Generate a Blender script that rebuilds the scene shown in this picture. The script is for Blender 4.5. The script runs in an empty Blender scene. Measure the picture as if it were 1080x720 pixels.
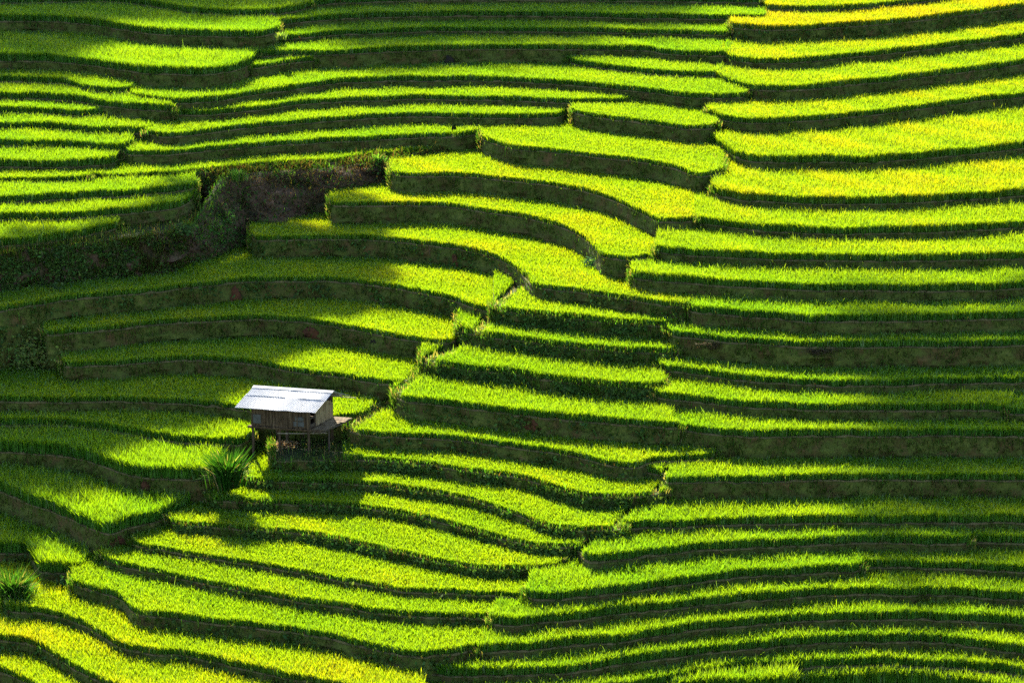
import math, random
import numpy as np
try:
    import bpy
except ImportError:
    bpy = None

# ---------------------------------------------------------------- camera
F_PX = 3600.0                      # focal length in photo pixels (1080 wide)
PITCH = math.radians(16.0)
REF_D = 180.0                      # metres from the camera to the hut
TH_REF = PITCH + math.atan((475 - 360) / F_PX)
CAM_H = REF_D * math.sin(TH_REF)

def ray(px, py):
    x = (px - 540.0) / F_PX
    y = (360.0 - py) / F_PX
    c, s = math.cos(PITCH), math.sin(PITCH)
    return (x, c + y * s, -s + y * c)

def hit(px, py, z):
    d = ray(px, py)
    t = (z - CAM_H) / d[2]
    return (d[0] * t, d[1] * t, z)

# ---------------------------------------------------------------- terraces
# key: (dark face px, rice height m, ripeness, bank weeds, label, front rim points in photo pixels)
L = -150
R = 1230
T = {}
def terr(k, V, h, ripe, weed, label, *pts):
    T[k] = dict(V=V, h=h, ripe=ripe, weed=weed, label=label, pts=[tuple(map(float, p)) for p in pts])

# upper left fields
terr('A0', 8, .6, .25, .3, 'bright rice terrace cut by the top edge, left of the long top rows',
     (L, 5), (0, 4.5), (100, 3), (140, 5), (170, 10), (200, 14.5), (240, 17), (270, 17.5), (295, 15.5), (328, 9))
terr('A1', 19, .6, .15, .3, 'wavy rice terrace in the upper left corner, above the wide bulging one',
     (L, 26), (0, 24), (45, 24), (82, 26), (125, 32), (162, 37), (200, 39), (270, 40), (292, 36))
terr('A2', 16, .7, .2, .3, 'widest upper left rice terrace, its front bulging down in the middle',
     (L, 68), (0, 66), (42, 66), (82, 69), (105, 71), (132, 76), (162, 79.5), (212, 80), (237, 77.5), (262, 70), (270, 62))
terr('A3', 9, .55, .2, .2, 'short sloping rice strip just under the wide bulging upper left terrace',
     (L, 86), (0, 87), (62, 89), (100, 97), (141, 99))
terr('A4', 9, .6, .2, .2, 'long left rice strip reaching farthest right, second under the bulging terrace',
     (L, 104), (0, 105), (75, 107.5), (120, 114.5), (182, 119))
terr('A5', 9, .55, .2, .2, 'short left rice strip thinning to a bare path, third under the bulging terrace',
     (L, 119), (0, 120), (50, 121.5), (87, 123), (118, 122))
terr('A6', 9, .6, .2, .2, 'left rice strip meeting a tufted seam, fourth under the bulging terrace',
     (L, 135), (0, 136.5), (62, 137.5), (100, 141), (160, 142))
terr('A7', 9, .65, .2, .2, 'even left rice strip ending at a grassy notch, fifth under the bulging terrace',
     (L, 155), (0, 156), (75, 157.5), (125, 160), (138, 158))
terr('A8', 9, .65, .2, .2, 'left rice strip under the grassy notch, rounded at its right end',
     (L, 178), (0, 177.5), (87, 176.5), (120, 173.5), (125, 168))
terr('A9', 8, .45, .25, .2, 'shortest thin left rice strip, abutting the end of a longer strip',
     (L, 194), (0, 193.5), (50, 193.5), (92, 191))
terr('A10', 10, .6, .25, .2, 'left rice strip third above the weedy brown bank, with sparkling tips',
     (L, 217), (0, 214.5), (50, 212.5), (100, 210), (150, 206.5), (205, 201))
terr('A11', 12, .6, .3, .2, 'left rice strip second above the weedy brown bank, curving up at its end',
     (L, 237), (0, 233.5), (62, 232.5), (120, 227.5), (175, 222.5), (195, 217), (204, 210))
terr('A12', 5, .65, .3, .3, 'lowest upper left rice strip, directly above the weedy brown bank',
     (L, 280), (0, 262), (50, 256.5), (87, 250), (125, 243))
# bank top without rice
terr('K', 43, 0, 0, 1.6, 'weedy brown earth bank between the upper left strips and the bowl of terraces',
     (L, 284), (0, 269), (40, 264), (75, 259), (110, 255), (150, 250), (190, 241), (212, 226), (226, 216))
# upper middle rows
terr('B0', 10, .5, .1, .3, 'shaded rice row along the very top edge, middle of the hillside',
     (322, 7), (400, 3), (540, 1.5), (800, 4))
terr('B1', 10, .5, .15, .3, 'first long lit rice row from the top, ending at a stony corner',
     (290, 28), (300, 26.5), (370, 20.5), (445, 18.5), (540, 18), (665, 20), (806, 22.5))
terr('B2', 10, .45, .15, .5, 'second long rice row from the top in the middle of the hillside',
     (301, 43), (320, 41), (382, 37), (470, 34.5), (540, 34.5), (650, 36), (768, 38.5))
terr('B3', 20, .5, .2, .4, 'third long rice row from the top, above a bank with a dark hole',
     (272, 61), (297, 60), (365, 58.5), (400, 56.5), (470, 54), (540, 53), (600, 53.5), (685, 55), (700, 58), (768, 61))
terr('S1', 14, .4, .2, .4, 'tiny lit rice wedge tucked beside the bulging upper left terrace',
     (265, 74), (280, 72), (300, 69), (332, 65))
terr('B4', 8, .5, .2, .2, 'short lens of rice below the third long row, near the upper right seam',
     (600, 67), (612, 70), (660, 76), (715, 81), (758, 82))
terr('B5', 11, .5, .25, .2, 'longest arching rice row, directly under the bank with the dark hole',
     (141, 105), (160, 108), (183, 110.5), (225, 108), (270, 101.5), (307, 96), (352, 90), (420, 86.5), (480, 86.5), (540, 87.5), (615, 92.5), (665, 97), (700, 101), (745, 105), (788, 103.5))
terr('B6', 10, .45, .25, .2, 'arching rice row second under the holed bank, ending at a pale step',
     (185, 122), (210, 122.5), (270, 117.5), (320, 111.5), (377, 108), (445, 106), (540, 107.5), (615, 110), (660, 110))
terr('B7', 12, .45, .25, .2, 'arching rice row third under the holed bank, hooked up at its right end',
     (155, 142), (175, 145.5), (212, 142.5), (270, 135.5), (320, 131.5), (370, 127.5), (432, 124.5), (540, 126), (585, 125), (602, 119))
terr('B8', 13, .45, .25, .3, 'arching rice row next to lowest above the weedy bank, tapering right',
     (131, 162), (140, 165), (175, 165), (220, 160.5), (270, 156.5), (332, 152), (377, 150), (420, 147.5), (482, 145), (515, 141), (526, 139))
terr('B9', 22, .45, .3, 1.6, 'lowest arching rice row, running along the top of the weedy bank',
     (93, 190), (110, 189.5), (150, 188), (200, 184.5), (232, 182), (270, 177.5), (345, 173), (390, 168), (432, 164), (480, 158))
terr('CB', 21, .4, .35, .3, 'short bright rice band above a broad green bank, left of the upper right fields',
     (605, 120.5), (640, 126), (690, 132.5), (735, 137.5), (754, 136))
# the bowl
terr('C0', 24, .4, 0.42, .3, 'highest long bright band of the bowl, sloping down to a leafy ditch',
     (509, 149), (530, 155), (540, 158), (585, 162.5), (627, 166.5), (680, 173), (712, 180), (738, 187), (760, 184))
terr('C1', 23, .4, 0.51, .3, 'second bright band of the bowl, widening toward its rounded right corner',
     (413, 185.5), (425, 186.5), (482, 187.5), (540, 192), (590, 199), (627, 206), (652, 215), (675, 225), (698, 235), (733, 235))
terr('C2', 24, .4, 0.51, .3, 'third band of the bowl, bright, starting beside the weedy bank end',
     (350, 219), (377, 218), (445, 218), (485, 221), (520, 226), (540, 229), (570, 235), (600, 244), (617, 254), (627, 264), (636, 272), (665, 276), (692, 272))
terr('C3', 22, .42, 0.47, .5, 'fourth band of the bowl, running on round the ridge nose to the right',
     (267, 255), (320, 253.5), (370, 253.5), (420, 256.5), (482, 264), (520, 272.5), (540, 282), (552, 293), (563, 303), (602, 309), (660, 317), (720, 325), (733, 322))
terr('C4', 26, .42, 0.42, .5, 'fifth band of the bowl, half shaded, long and low above a red scar',
     (L, 352), (0, 330), (75, 317), (150, 310.5), (200, 304.5), (270, 298), (320, 297.5), (370, 299.5), (425, 307), (470, 316), (500, 326), (519, 331))
terr('C5', 25, .42, 0.42, .4, 'sixth band of the bowl, dim left half and glowing right half',
     (48, 356), (100, 350.5), (150, 345.5), (200, 341.5), (270, 338.5), (315, 340.5), (345, 344.5), (395, 353), (436, 360), (462, 364), (481, 363))
terr('C6', 22, .42, 0.38, .4, 'seventh band of the bowl, the last one passing above the hut roof',
     (68, 389), (137, 384.5), (175, 382.5), (212, 381), (270, 386), (320, 394.5), (370, 400.5), (417, 407), (434, 405))
terr('C7', 14, .45, 0.38, .4, 'rice band passing behind the hut, its lit end showing right of the walls',
     (L, 426), (0, 425), (60, 425), (120, 425), (175, 426), (225, 430.5), (265, 436), (300, 442), (350, 444.5), (375, 441), (392, 434), (407, 427))
terr('C8', 12, .6, 0.34, .4, 'rice band ending at the hut stilts, dark left part and lit oval right part',
     (L, 448), (0, 449), (50, 449.5), (100, 453), (137, 459.5), (175, 465), (212, 469), (250, 470), (264, 466))
terr('C9', 24, .9, .2, .4, 'tall green rice terrace left of the spiky grass clump',
     (L, 474), (0, 477.5), (50, 480), (82, 485), (107, 492.5), (130, 501), (160, 506), (195, 507), (232, 506))
terr('C10', 28, .9, .2, .4, 'tongue shaped tall rice terrace pointing down at the lower left ditch',
     (L, 512), (0, 520), (25, 529.5), (57, 541), (75, 550), (100, 560), (115, 564), (140, 557), (165, 551), (182, 546), (197, 540))
terr('C11', 20, .8, .25, .5, 'square ended rice terrace beside the lower left ditch, above the yellow rows',
     (L, 575), (0, 584), (30, 585.5), (38, 598), (45, 605), (80, 605.5), (92, 601))
# ridge rows
terr('F1', 20, .45, .35, 1.5, 'first rice row on the ridge nose below the bowl corner, weeds beneath',
     (521, 327), (540, 330), (615, 338), (660, 343), (713, 346))
terr('F2', 20, .5, .3, 1.3, 'second rice row on the ridge nose, above a reddish bank',
     (485, 350), (500, 354), (540, 359.5), (580, 365), (620, 369.5), (660, 373), (712, 373))
terr('F3', 20, .55, .3, 1.8, 'third rice row on the ridge nose, white flecked weeds along its face',
     (448, 385), (480, 390), (540, 396), (580, 402), (615, 406), (660, 410), (698, 411))
terr('F4', 25, .55, .3, .5, 'fourth rice row on the ridge nose, above a long brown bank',
     (419, 422), (440, 426.5), (480, 430.5), (540, 438), (577, 442), (640, 448), (716, 453))
terr('F5', 18, .45, .35, .5, 'rice row starting just right of the hut porch',
     (367, 457), (400, 460.5), (470, 465), (540, 472.5), (602, 482), (640, 491), (668, 494), (690, 488), (720, 486.5), (754, 485))
terr('F6', 17, .35, .35, 1.3, 'rice row whose left end carries the hut, right part lit',
     (290, 488), (350, 487), (390, 487), (450, 491), (495, 499), (540, 503.5), (590, 517), (627, 525), (665, 525), (701, 521))
terr('F7', 13, .35, 0.32, 1.3, 'rice row in the hut shadow, first below the hut ground',
     (260, 508), (300, 509.5), (377, 512), (445, 519), (495, 529), (540, 542.5), (585, 557), (620, 561), (657, 560))
terr('F8', 13, .35, 0.36, 1.6, 'rice row second below the hut ground, sharp hut shadow edge on it',
     (221, 529), (270, 531), (377, 536), (410, 541), (470, 553), (507, 563), (540, 572), (570, 577), (607, 578))
terr('F9', 13, .35, 0.40, 1.6, 'broad bright rice row third below the hut ground, weeds on its face',
     (181, 553), (225, 557), (270, 560), (345, 568), (395, 578), (445, 589), (495, 599), (540, 602), (572, 601), (592, 597))
terr('F10', 10, .35, 0.40, .8, 'broad bright rice row fourth below the hut ground',
     (141, 576), (200, 586), (270, 597), (345, 611), (395, 619), (445, 626), (500, 629), (556, 630))
terr('F11', 12, .4, 0.32, .8, 'broad green rice row between the fourth row and the stepped corner row',
     (109, 593), (162, 606), (212, 616), (270, 627), (345, 639), (420, 650), (470, 654), (522, 652))
terr('F12', 19, .45, .3, .6, 'broad rice row with a stepped left corner, directly above the yellow rows',
     (80, 621), (105, 626), (130, 634), (138, 645), (146, 649), (200, 655), (270, 664), (332, 672), (395, 686), (432, 693), (470, 692), (509, 685))
# yellow rows
terr('H1', 18, .5, 0.55, .8, 'upper yellow ripening rice row curving from the lower left corner',
     (6, 646), (35, 648), (62, 652), (85, 660), (105, 671), (130, 684), (160, 690), (187, 692), (230, 701), (270, 710), (312, 718), (345, 724), (400, 737), (447, 750))
terr('H2', 18, .5, 0.58, .8, 'middle yellow ripening rice row in the lower left corner',
     (L, 672), (0, 677), (37, 682), (62, 697), (95, 715), (120, 726), (200, 742), (290, 764))
terr('H3', 18, .5, 0.52, .8, 'lowest yellow ripening rice row cut by the lower left corner',
     (L, 702), (0, 711), (20, 718), (50, 733), (100, 750), (150, 765))
# right hand fields
terr('T0', 7, .45, .55, .3, 'bright rice strip cut by the top edge, above the yellowest right field',
     (800, 7), (815, 11.5), (872, 11.5), (960, 4.5), (995, 0), (1080, -8), (R, -22))
terr('T1', 17, .5, 0.74, .5, 'yellowest ripe rice field on the upper right, above a shaded bank',
     (772, 31), (810, 33), (885, 30), (960, 24), (1020, 17), (1080, 9), (R, -10))
terr('T2', 12, .5, 0.5, .3, 'upper right rice field with a yellow left half, second below the top strip',
     (763, 61), (778, 66), (810, 68), (935, 58), (1010, 50), (1080, 41), (R, 20))
terr('T3', 15, .55, .45, .3, 'upper right lime field third below the top strip, rising to the right',
     (752, 82), (775, 91), (800, 96), (835, 96.5), (872, 93.5), (935, 87.5), (1010, 78.5), (1080, 68.5), (R, 45))
terr('T4', 17, .5, .5, .4, 'upper right lime field fourth below the top strip, bluish weeds beneath',
     (749, 122), (765, 128), (790, 131), (810, 131), (885, 126), (960, 118), (1020, 110), (1080, 103), (R, 85))
terr('T5', 14, .65, .5, .2, 'wide upper right field with a notched left corner',
     (752, 153), (765, 160), (778, 168), (800, 172), (840, 172.5), (910, 172.5), (985, 167.5), (1080, 157.5), (R, 138))
terr('T6', 12, .65, .55, .2, 'widest and brightest right field, below the notched one',
     (754, 206), (775, 211), (810, 214), (885, 217), (935, 216), (1010, 212.5), (1080, 208), (R, 198))
terr('T7', 12, .6, .45, .4, 'bright right field directly under the widest one',
     (734, 236), (765, 240), (810, 245), (872, 247.5), (960, 247), (1022, 244.5), (1080, 241), (R, 232))
terr('T8', 15, .6, .4, .4, 'right rice row second under the widest field, starting at a lit step',
     (693, 268), (745, 272), (790, 274), (860, 275.5), (935, 277), (1010, 276), (1080, 274), (R, 268))
terr('T9', 18, .6, .3, .3, 'right rice row third under the widest field, over a dark bank',
     (669, 296), (740, 301), (810, 305.5), (860, 308), (935, 308), (1010, 308), (1080, 305), (R, 300))
terr('T10', 19, .6, .2, .3, 'right rice row fourth under the widest field, dimming to the right',
     (728, 331), (760, 333), (810, 337.5), (860, 341), (960, 340), (1080, 337), (R, 333))
terr('T11', 27, .5, .15, .3, 'right rice row above the tall bank with two straw heaps',
     (706, 356), (740, 359), (765, 361), (810, 365), (847, 367.5), (910, 367.5), (1080, 365.5), (R, 362))
terr('T12', 14, .5, .15, .3, 'right rice row directly under the tall bank with the straw heaps',
     (695, 392), (727, 395), (765, 400), (810, 405), (860, 407), (910, 408), (1010, 406), (1080, 405), (R, 404))
terr('T13', 16, .55, .25, .3, 'right rice row second under the straw heap bank, lit along its length',
     (691, 421), (735, 425.5), (790, 431), (810, 432), (885, 434), (960, 434.5), (1010, 434.5), (1064, 434))
terr('T13b', 14, .5, .1, .3, 'short dark rice piece at the right edge, abutting a lit row end',
     (1063, 438), (1080, 439), (R, 440))
terr('T14', 28, .55, .2, .4, 'right rice row third under the straw heap bank, above a tall mossy bank',
     (711, 454), (752, 459), (810, 462), (885, 461), (985, 460.5), (1035, 460.5), (1080, 462), (R, 464))
terr('T15', 26, .5, .3, .4, 'right rice field with a pale grassy corner, between two tall mossy banks',
     (679, 499), (697, 503), (704, 510), (750, 510), (810, 509), (885, 507), (960, 507), (1080, 507.5), (R, 508))
terr('T16', 13, .6, .3, .2, 'lit right rice row just below the second tall mossy bank',
     (655, 559), (727, 557), (810, 554), (910, 552.5), (1010, 552.5), (1080, 553), (R, 554))
terr('T17', 15, .6, .15, .2, 'right rice row stopping at a small gap just before the right edge',
     (607, 580), (615, 590), (622, 594), (690, 587), (752, 581), (810, 578), (860, 575.5), (922, 573), (985, 575), (1022, 575))
terr('T17b', 13, .55, .25, .2, 'short rice row at the right edge, beyond the small gap in its line',
     (1021, 572), (1080, 575), (R, 580))
terr('T18', 15, .6, .15, .2, 'right rice row ending two thirds along, where another row takes over',
     (556, 634), (602, 632), (665, 624), (740, 615), (810, 608), (860, 606), (908, 603))
terr('T18b', 13, .55, .25, .2, 'rice row taking over from an ended row and running to the right edge',
     (907, 599), (985, 600), (1080, 604), (R, 612))
terr('T19', 15, .6, .25, .2, 'arching lower right rice row, fourth from the bottom edge',
     (520, 661), (540, 660.5), (590, 657), (665, 648), (740, 640), (810, 633), (885, 629), (960, 629), (1080, 634.5), (R, 645))
terr('T20', 15, .6, .25, .2, 'arching lower right rice row, third from the bottom edge',
     (506, 690), (540, 688), (590, 684), (665, 675), (740, 665), (810, 659), (860, 655.5), (935, 654), (1010, 655.5), (1080, 660.5), (R, 672))
terr('T21', 15, .6, .25, .2, 'longest lower right rice row, second from the bottom edge',
     (441, 711), (480, 713), (540, 713.5), (602, 710), (665, 701), (740, 691), (810, 684), (885, 679.5), (960, 678), (1010, 681), (1080, 690), (R, 706))
terr('T22', 15, .6, .25, .2, 'lower right rice row nearest the bottom edge',
     (449, 745), (500, 743), (560, 741), (600, 738), (665, 727), (740, 714), (790, 707), (835, 706.5), (885, 703.5), (935, 703), (1010, 706.5), (1080, 714), (R, 734))
terr('T23', 15, 1.1, .25, .2, 'small mound of rice poking up at the bottom edge, right of centre',
     (650, 748), (700, 738), (760, 734), (800, 732), (836, 731))
terr('T24', 15, .8, .25, .2, 'rice row tips along the bottom edge in the right corner',
     (838, 728), (885, 724), (960, 723), (1010, 728), (1080, 740), (R, 758))
# off-frame continuation of the hillside, above and below
for j, y in enumerate((-22, -45, -70, -95)):
    T['U%d' % j] = dict(V=12, h=0, ripe=0, weed=0, label=None, pts=[(L, y + 4), (400, y), (800, y), (1080, y - 18), (R, y - 34)])
for j, y in enumerate((812, 838, 864)):
    T['D%d' % j] = dict(V=14, h=0, ripe=0, weed=0, label=None, pts=[(L, y), (400, y), (R, y)])

KEYS = list(T)
NT = len(KEYS)

def y_at(t, x):
    p = t['pts']
    if x < p[0][0] or x > p[-1][0]:
        return None
    return float(np.interp(x, [q[0] for q in p], [q[1] for q in p]))

def columns():
    cols = []
    for x in range(L + 4, R - 3, 6):
        c = []
        for i, k in enumerate(KEYS):
            y = y_at(T[k], x)
            if y is not None:
                c.append((y, i))
        c.sort(reverse=True)
        cols.append((x, c))
    return cols

def theta(py):
    return PITCH + math.atan((py - 360.0) / F_PX)

def solve_levels():
    cols = columns()
    pair = {}
    for x, c in cols:
        for (y0, a), (y1, b) in zip(c, c[1:]):
            pair.setdefault(b, []).append(y0 - y1)
    typ = {b: float(np.median(v)) for b, v in pair.items()}
    dist = lambda py: 180.0 + (475 - py) * 0.105
    for it in range(2):
        rows, rhs = [], []
        def eq(d, t, w):
            r = np.zeros(NT)
            for i, v in d.items():
                r[i] += v * w
            rows.append(r); rhs.append(t * w)
        for x, c in cols:
            for (y0, a), (y1, b) in zip(c, c[1:]):
                dy = y0 - y1
                s = F_PX / dist(y1)
                th = theta(y1)
                base = 0.95 * T[KEYS[b]]['V'] / (s * math.cos(th))
                ty = typ[b]
                if dy > 1.25 * ty:
                    tgt = base + 0.42 * (dy - 1.25 * ty) / (s * math.cos(th)); w = .5
                elif dy < .8 * ty:
                    tgt = base * max(dy, 6) / (.8 * ty); w = .4
                else:
                    tgt = base; w = 1
                eq({b: 1, a: -1}, tgt, w)
        # seams: an end of a terrace sits between the levels beside it
        for i, k in enumerate(KEYS):
            for e, dx in ((0, -5), (-1, 5)):
                x, y = T[k]['pts'][e]
                if x <= L + 5 or x >= R - 5:
                    continue
                c = sorted(((y_at(T[q], x + dx), j) for j, q in enumerate(KEYS) if y_at(T[q], x + dx) is not None), reverse=True)
                lo = [v for v in c if v[0] >= y]; hi = [v for v in c if v[0] < y]
                if lo and hi:
                    (yl, a), (yh, b) = lo[-1], hi[0]
                    f = (yl - y) / max(yl - yh, 1)
                    eq({i: 1, a: -(1 - f), b: -f}, 0, 1.2)
        eq({KEYS.index('F6'): 1}, 0, 100)
        z = np.linalg.lstsq(np.array(rows), np.array(rhs), rcond=None)[0]
        for i, k in enumerate(KEYS):
            T[k]['z'] = float(z[i])
        # distances from the solved levels
        pts = []
        for k in KEYS:
            for (x, y) in T[k]['pts']:
                if -50 < x < 1130:
                    X, Y, Z = hit(x, y, T[k]['z']); pts.append((y, math.hypot(Y, CAM_H - Z)))
        pts = np.array(pts)
        co = np.polyfit(pts[:, 0], pts[:, 1], 2)
        dist = lambda py, co=co: float(np.polyval(co, py))
    return cols, dist

COLS, DIST = solve_levels()

EXPOSURE = 2.5
SUN_EL, SUN_AZ = 33.0, 14.0        # behind the hill, left of straight ahead
# ---------------------------------------------------------------- plan geometry
rng = np.random.default_rng(7)
random.seed(7)

def pchip(x, y, xs):
    x = np.asarray(x, float); y = np.asarray(y, float)
    h = np.diff(x); d = np.diff(y) / h
    m = np.zeros_like(x)
    if len(x) > 2:
        for i in range(1, len(x) - 1):
            if d[i - 1] * d[i] > 0:
                w1, w2 = 2 * h[i] + h[i - 1], h[i] + 2 * h[i - 1]
                m[i] = (w1 + w2) / (w1 / d[i - 1] + w2 / d[i])
    m[0], m[-1] = d[0], d[-1]
    k = np.clip(np.searchsorted(x, xs, side='right') - 1, 0, len(h) - 1)
    t = (xs - x[k]) / h[k]
    return ((2 * t**3 - 3 * t**2 + 1) * y[k] + (t**3 - 2 * t**2 + t) * h[k] * m[k]
            + (-2 * t**3 + 3 * t**2) * y[k + 1] + (t**3 - t**2) * h[k] * m[k + 1])

def noise1(n, step, seed):
    r = np.random.default_rng(seed)
    g = r.normal(size=int(n / step) + 4)
    x = np.arange(n) / step
    k = x.astype(int); f = x - k; f = f * f * (3 - 2 * f)
    return g[k] * (1 - f) + g[k + 1] * f

DU = .00065
U0 = -.215
NC = int(.43 / DU)
UG = U0 + DU * np.arange(NC)
FY = np.full((NT, NC), np.nan)
for i, k in enumerate(KEYS):
    t = T[k]
    p = np.array(t['pts'])
    xs = np.arange(p[0, 0], p[-1, 0] + .1, 2.0)
    xs[-1] = p[-1, 0]
    ys = pchip(p[:, 0], p[:, 1], xs)
    P = np.array([hit(a, b, t['z']) for a, b in zip(xs, ys)])
    u = P[:, 0] / P[:, 1]
    u = np.maximum.accumulate(u)
    a = max(0, int(math.floor((u[0] - U0) / DU))); b = min(NC - 1, int(math.ceil((u[-1] - U0) / DU)))
    idx = np.arange(a, b + 1)
    Y = np.interp(UG[idx], u, P[:, 1])
    Y = Y + .07 * noise1(len(idx), 14, 100 + i) + .05 * noise1(len(idx), 4, 300 + i)
    FY[i, idx] = Y
    t['cols'] = (a, b)
RAW = FY.copy()
for i, k in enumerate(KEYS):                       # rounded free ends
    a, b = T[k]['cols']; idx = np.arange(a, b + 1)
    for side in (0, 1):
        x_end = T[k]['pts'][0 if side == 0 else -1][0]
        if x_end < 0 or x_end > 1080:
            continue
        for c in idx:
            d = abs(UG[c] - UG[a if side == 0 else b]) * RAW[i, c]
            q = max(0, 1 - d / .6)
            if q > 0:
                off = .6 * (1 - math.sqrt(max(0, 1 - q * q)))
                col = RAW[:, c]; up = col[col > RAW[i, c]]
                lim = (up.min() - .45) if len(up) else 1e9
                FY[i, c] = max(FY[i, c], min(FY[i, c] + off, lim))
ZL = np.array([T[k]['z'] for k in KEYS])
LEAN = .22
LE = np.full((NT, NC), LEAN)                     # how far each bank leans out, per metre of height
KI, B9I = KEYS.index('K'), KEYS.index('B9')
ka = T['K']['cols'][0]
LE[KI] = .28 + .5 * np.clip((UG + .124) / .03, 0, 1)
kend = T['K']['cols'][1]
q = np.arange(NC) - kend
LE[B9I] = LEAN + np.clip((q + 8) / 16.0, 0, 1) * (.35 + .5 * np.clip(1 - (q - 50) / 60.0, 0, 1))
UPY = np.full((NT, NC), np.nan); UPZ = np.zeros((NT, NC)); UPI = np.full((NT, NC), -1)
LOZ = np.zeros((NT, NC))
for c in range(NC):
    live = np.where(~np.isnan(FY[:, c]))[0]
    o = live[np.argsort(FY[live, c])]
    for n, i in enumerate(o):
        if n + 1 < len(o):
            j = o[n + 1]
            UPY[i, c] = FY[j, c]; UPZ[i, c] = ZL[j]; UPI[i, c] = j
        else:
            UPY[i, c] = FY[i, c] + 7; UPZ[i, c] = ZL[i]
        LOZ[i, c] = ZL[o[n - 1]] if n else ZL[i] - 1

def height_at(u, Y):
    c = min(max(int((u - U0) / DU), 0), NC - 1)
    live = np.where(FY[:, c] <= Y)[0]
    return ZL[live[np.argmax(FY[live, c])]] if len(live) else None

# ---------------------------------------------------------------- scene basics
S = bpy.context.scene
COL = S.collection

def mat(name):
    m = bpy.data.materials.new(name); m.use_nodes = True
    nt = m.node_tree; nt.nodes.clear()
    out = nt.nodes.new('ShaderNodeOutputMaterial')
    return m, nt, out

def N(nt, kind, **kw):
    n = nt.nodes.new(kind)
    for k, v in kw.items():
        if k in n.inputs.keys():
            n.inputs[k].default_value = v
        else:
            setattr(n, k, v)
    return n

def leaf_material(name, trans=.5, tint=(2.3, 1.75, .5, 1), gloss=.05):
    m, nt, out = mat(name)
    at = N(nt, 'ShaderNodeAttribute', attribute_name='col')
    df = N(nt, 'ShaderNodeBsdfDiffuse')
    nt.links.new(at.outputs['Color'], df.inputs['Color'])
    mu = N(nt, 'ShaderNodeMix', data_type='RGBA', blend_type='MULTIPLY')
    mu.inputs['Factor'].default_value = 1
    nt.links.new(at.outputs['Color'], mu.inputs[6]); mu.inputs[7].default_value = tint
    tr = N(nt, 'ShaderNodeBsdfTranslucent')
    nt.links.new(mu.outputs[2], tr.inputs['Color'])
    mx = N(nt, 'ShaderNodeMixShader', Fac=trans)
    fm = N(nt, 'ShaderNodeMath', operation='MULTIPLY'); fm.inputs[1].default_value = trans
    nt.links.new(at.outputs['Alpha'], fm.inputs[0]); nt.links.new(fm.outputs[0], mx.inputs[0])
    nt.links.new(df.outputs[0], mx.inputs[1]); nt.links.new(tr.outputs[0], mx.inputs[2])
    gl = N(nt, 'ShaderNodeBsdfGlossy', Roughness=.45, Color=(.7, .75, .6, 1))
    m2 = N(nt, 'ShaderNodeMixShader', Fac=gloss)
    nt.links.new(mx.outputs[0], m2.inputs[1]); nt.links.new(gl.outputs[0], m2.inputs[2])
    nt.links.new(m2.outputs[0], out.inputs['Surface'])
    return m

def noise_material(name, ramp, scale=1.0, rough=.95, bump=.4, detail=8, stretch=(1, 1, 1), scale2=None):
    m, nt, out = mat(name)
    tc = N(nt, 'ShaderNodeTexCoord')
    mp = N(nt, 'ShaderNodeMapping'); mp.inputs['Scale'].default_value = stretch
    nt.links.new(tc.outputs['Object'], mp.inputs['Vector'])
    n1 = N(nt, 'ShaderNodeTexNoise', Scale=scale, Detail=detail, Roughness=.65)
    nt.links.new(mp.outputs[0], n1.inputs['Vector'])
    cr = N(nt, 'ShaderNodeValToRGB')
    el = cr.color_ramp.elements
    while len(el) < len(ramp):
        el.new(.5)
    for e, (p, c) in zip(el, ramp):
        e.position = p; e.color = (*c, 1)
    nt.links.new(n1.outputs['Fac'], cr.inputs['Fac'])
    n2 = N(nt, 'ShaderNodeTexNoise', Scale=scale2 or scale * 9, Detail=6, Roughness=.7)
    nt.links.new(mp.outputs[0], n2.inputs['Vector'])
    bs = N(nt, 'ShaderNodeBsdfPrincipled', Roughness=rough)
    bs.inputs['Specular IOR Level'].default_value = .2
    mu = N(nt, 'ShaderNodeMix', data_type='RGBA', blend_type='MULTIPLY'); mu.inputs['Factor'].default_value = .6
    c2 = N(nt, 'ShaderNodeValToRGB')
    c2.color_ramp.elements[0].position = .3; c2.color_ramp.elements[0].color = (.35, .35, .35, 1)
    c2.color_ramp.elements[1].position = .7; c2.color_ramp.elements[1].color = (1.3, 1.3, 1.3, 1)
    nt.links.new(n2.outputs['Fac'], c2.inputs['Fac'])
    nt.links.new(cr.outputs['Color'], mu.inputs[6]); nt.links.new(c2.outputs['Color'], mu.inputs[7])
    nt.links.new(mu.outputs[2], bs.inputs['Base Color'])
    bp = N(nt, 'ShaderNodeBump', Strength=bump, Distance=.08)
    nt.links.new(n2.outputs['Fac'], bp.inputs['Height']); nt.links.new(bp.outputs[0], bs.inputs['Normal'])
    nt.links.new(bs.outputs[0], out.inputs['Surface'])
    return m

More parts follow.
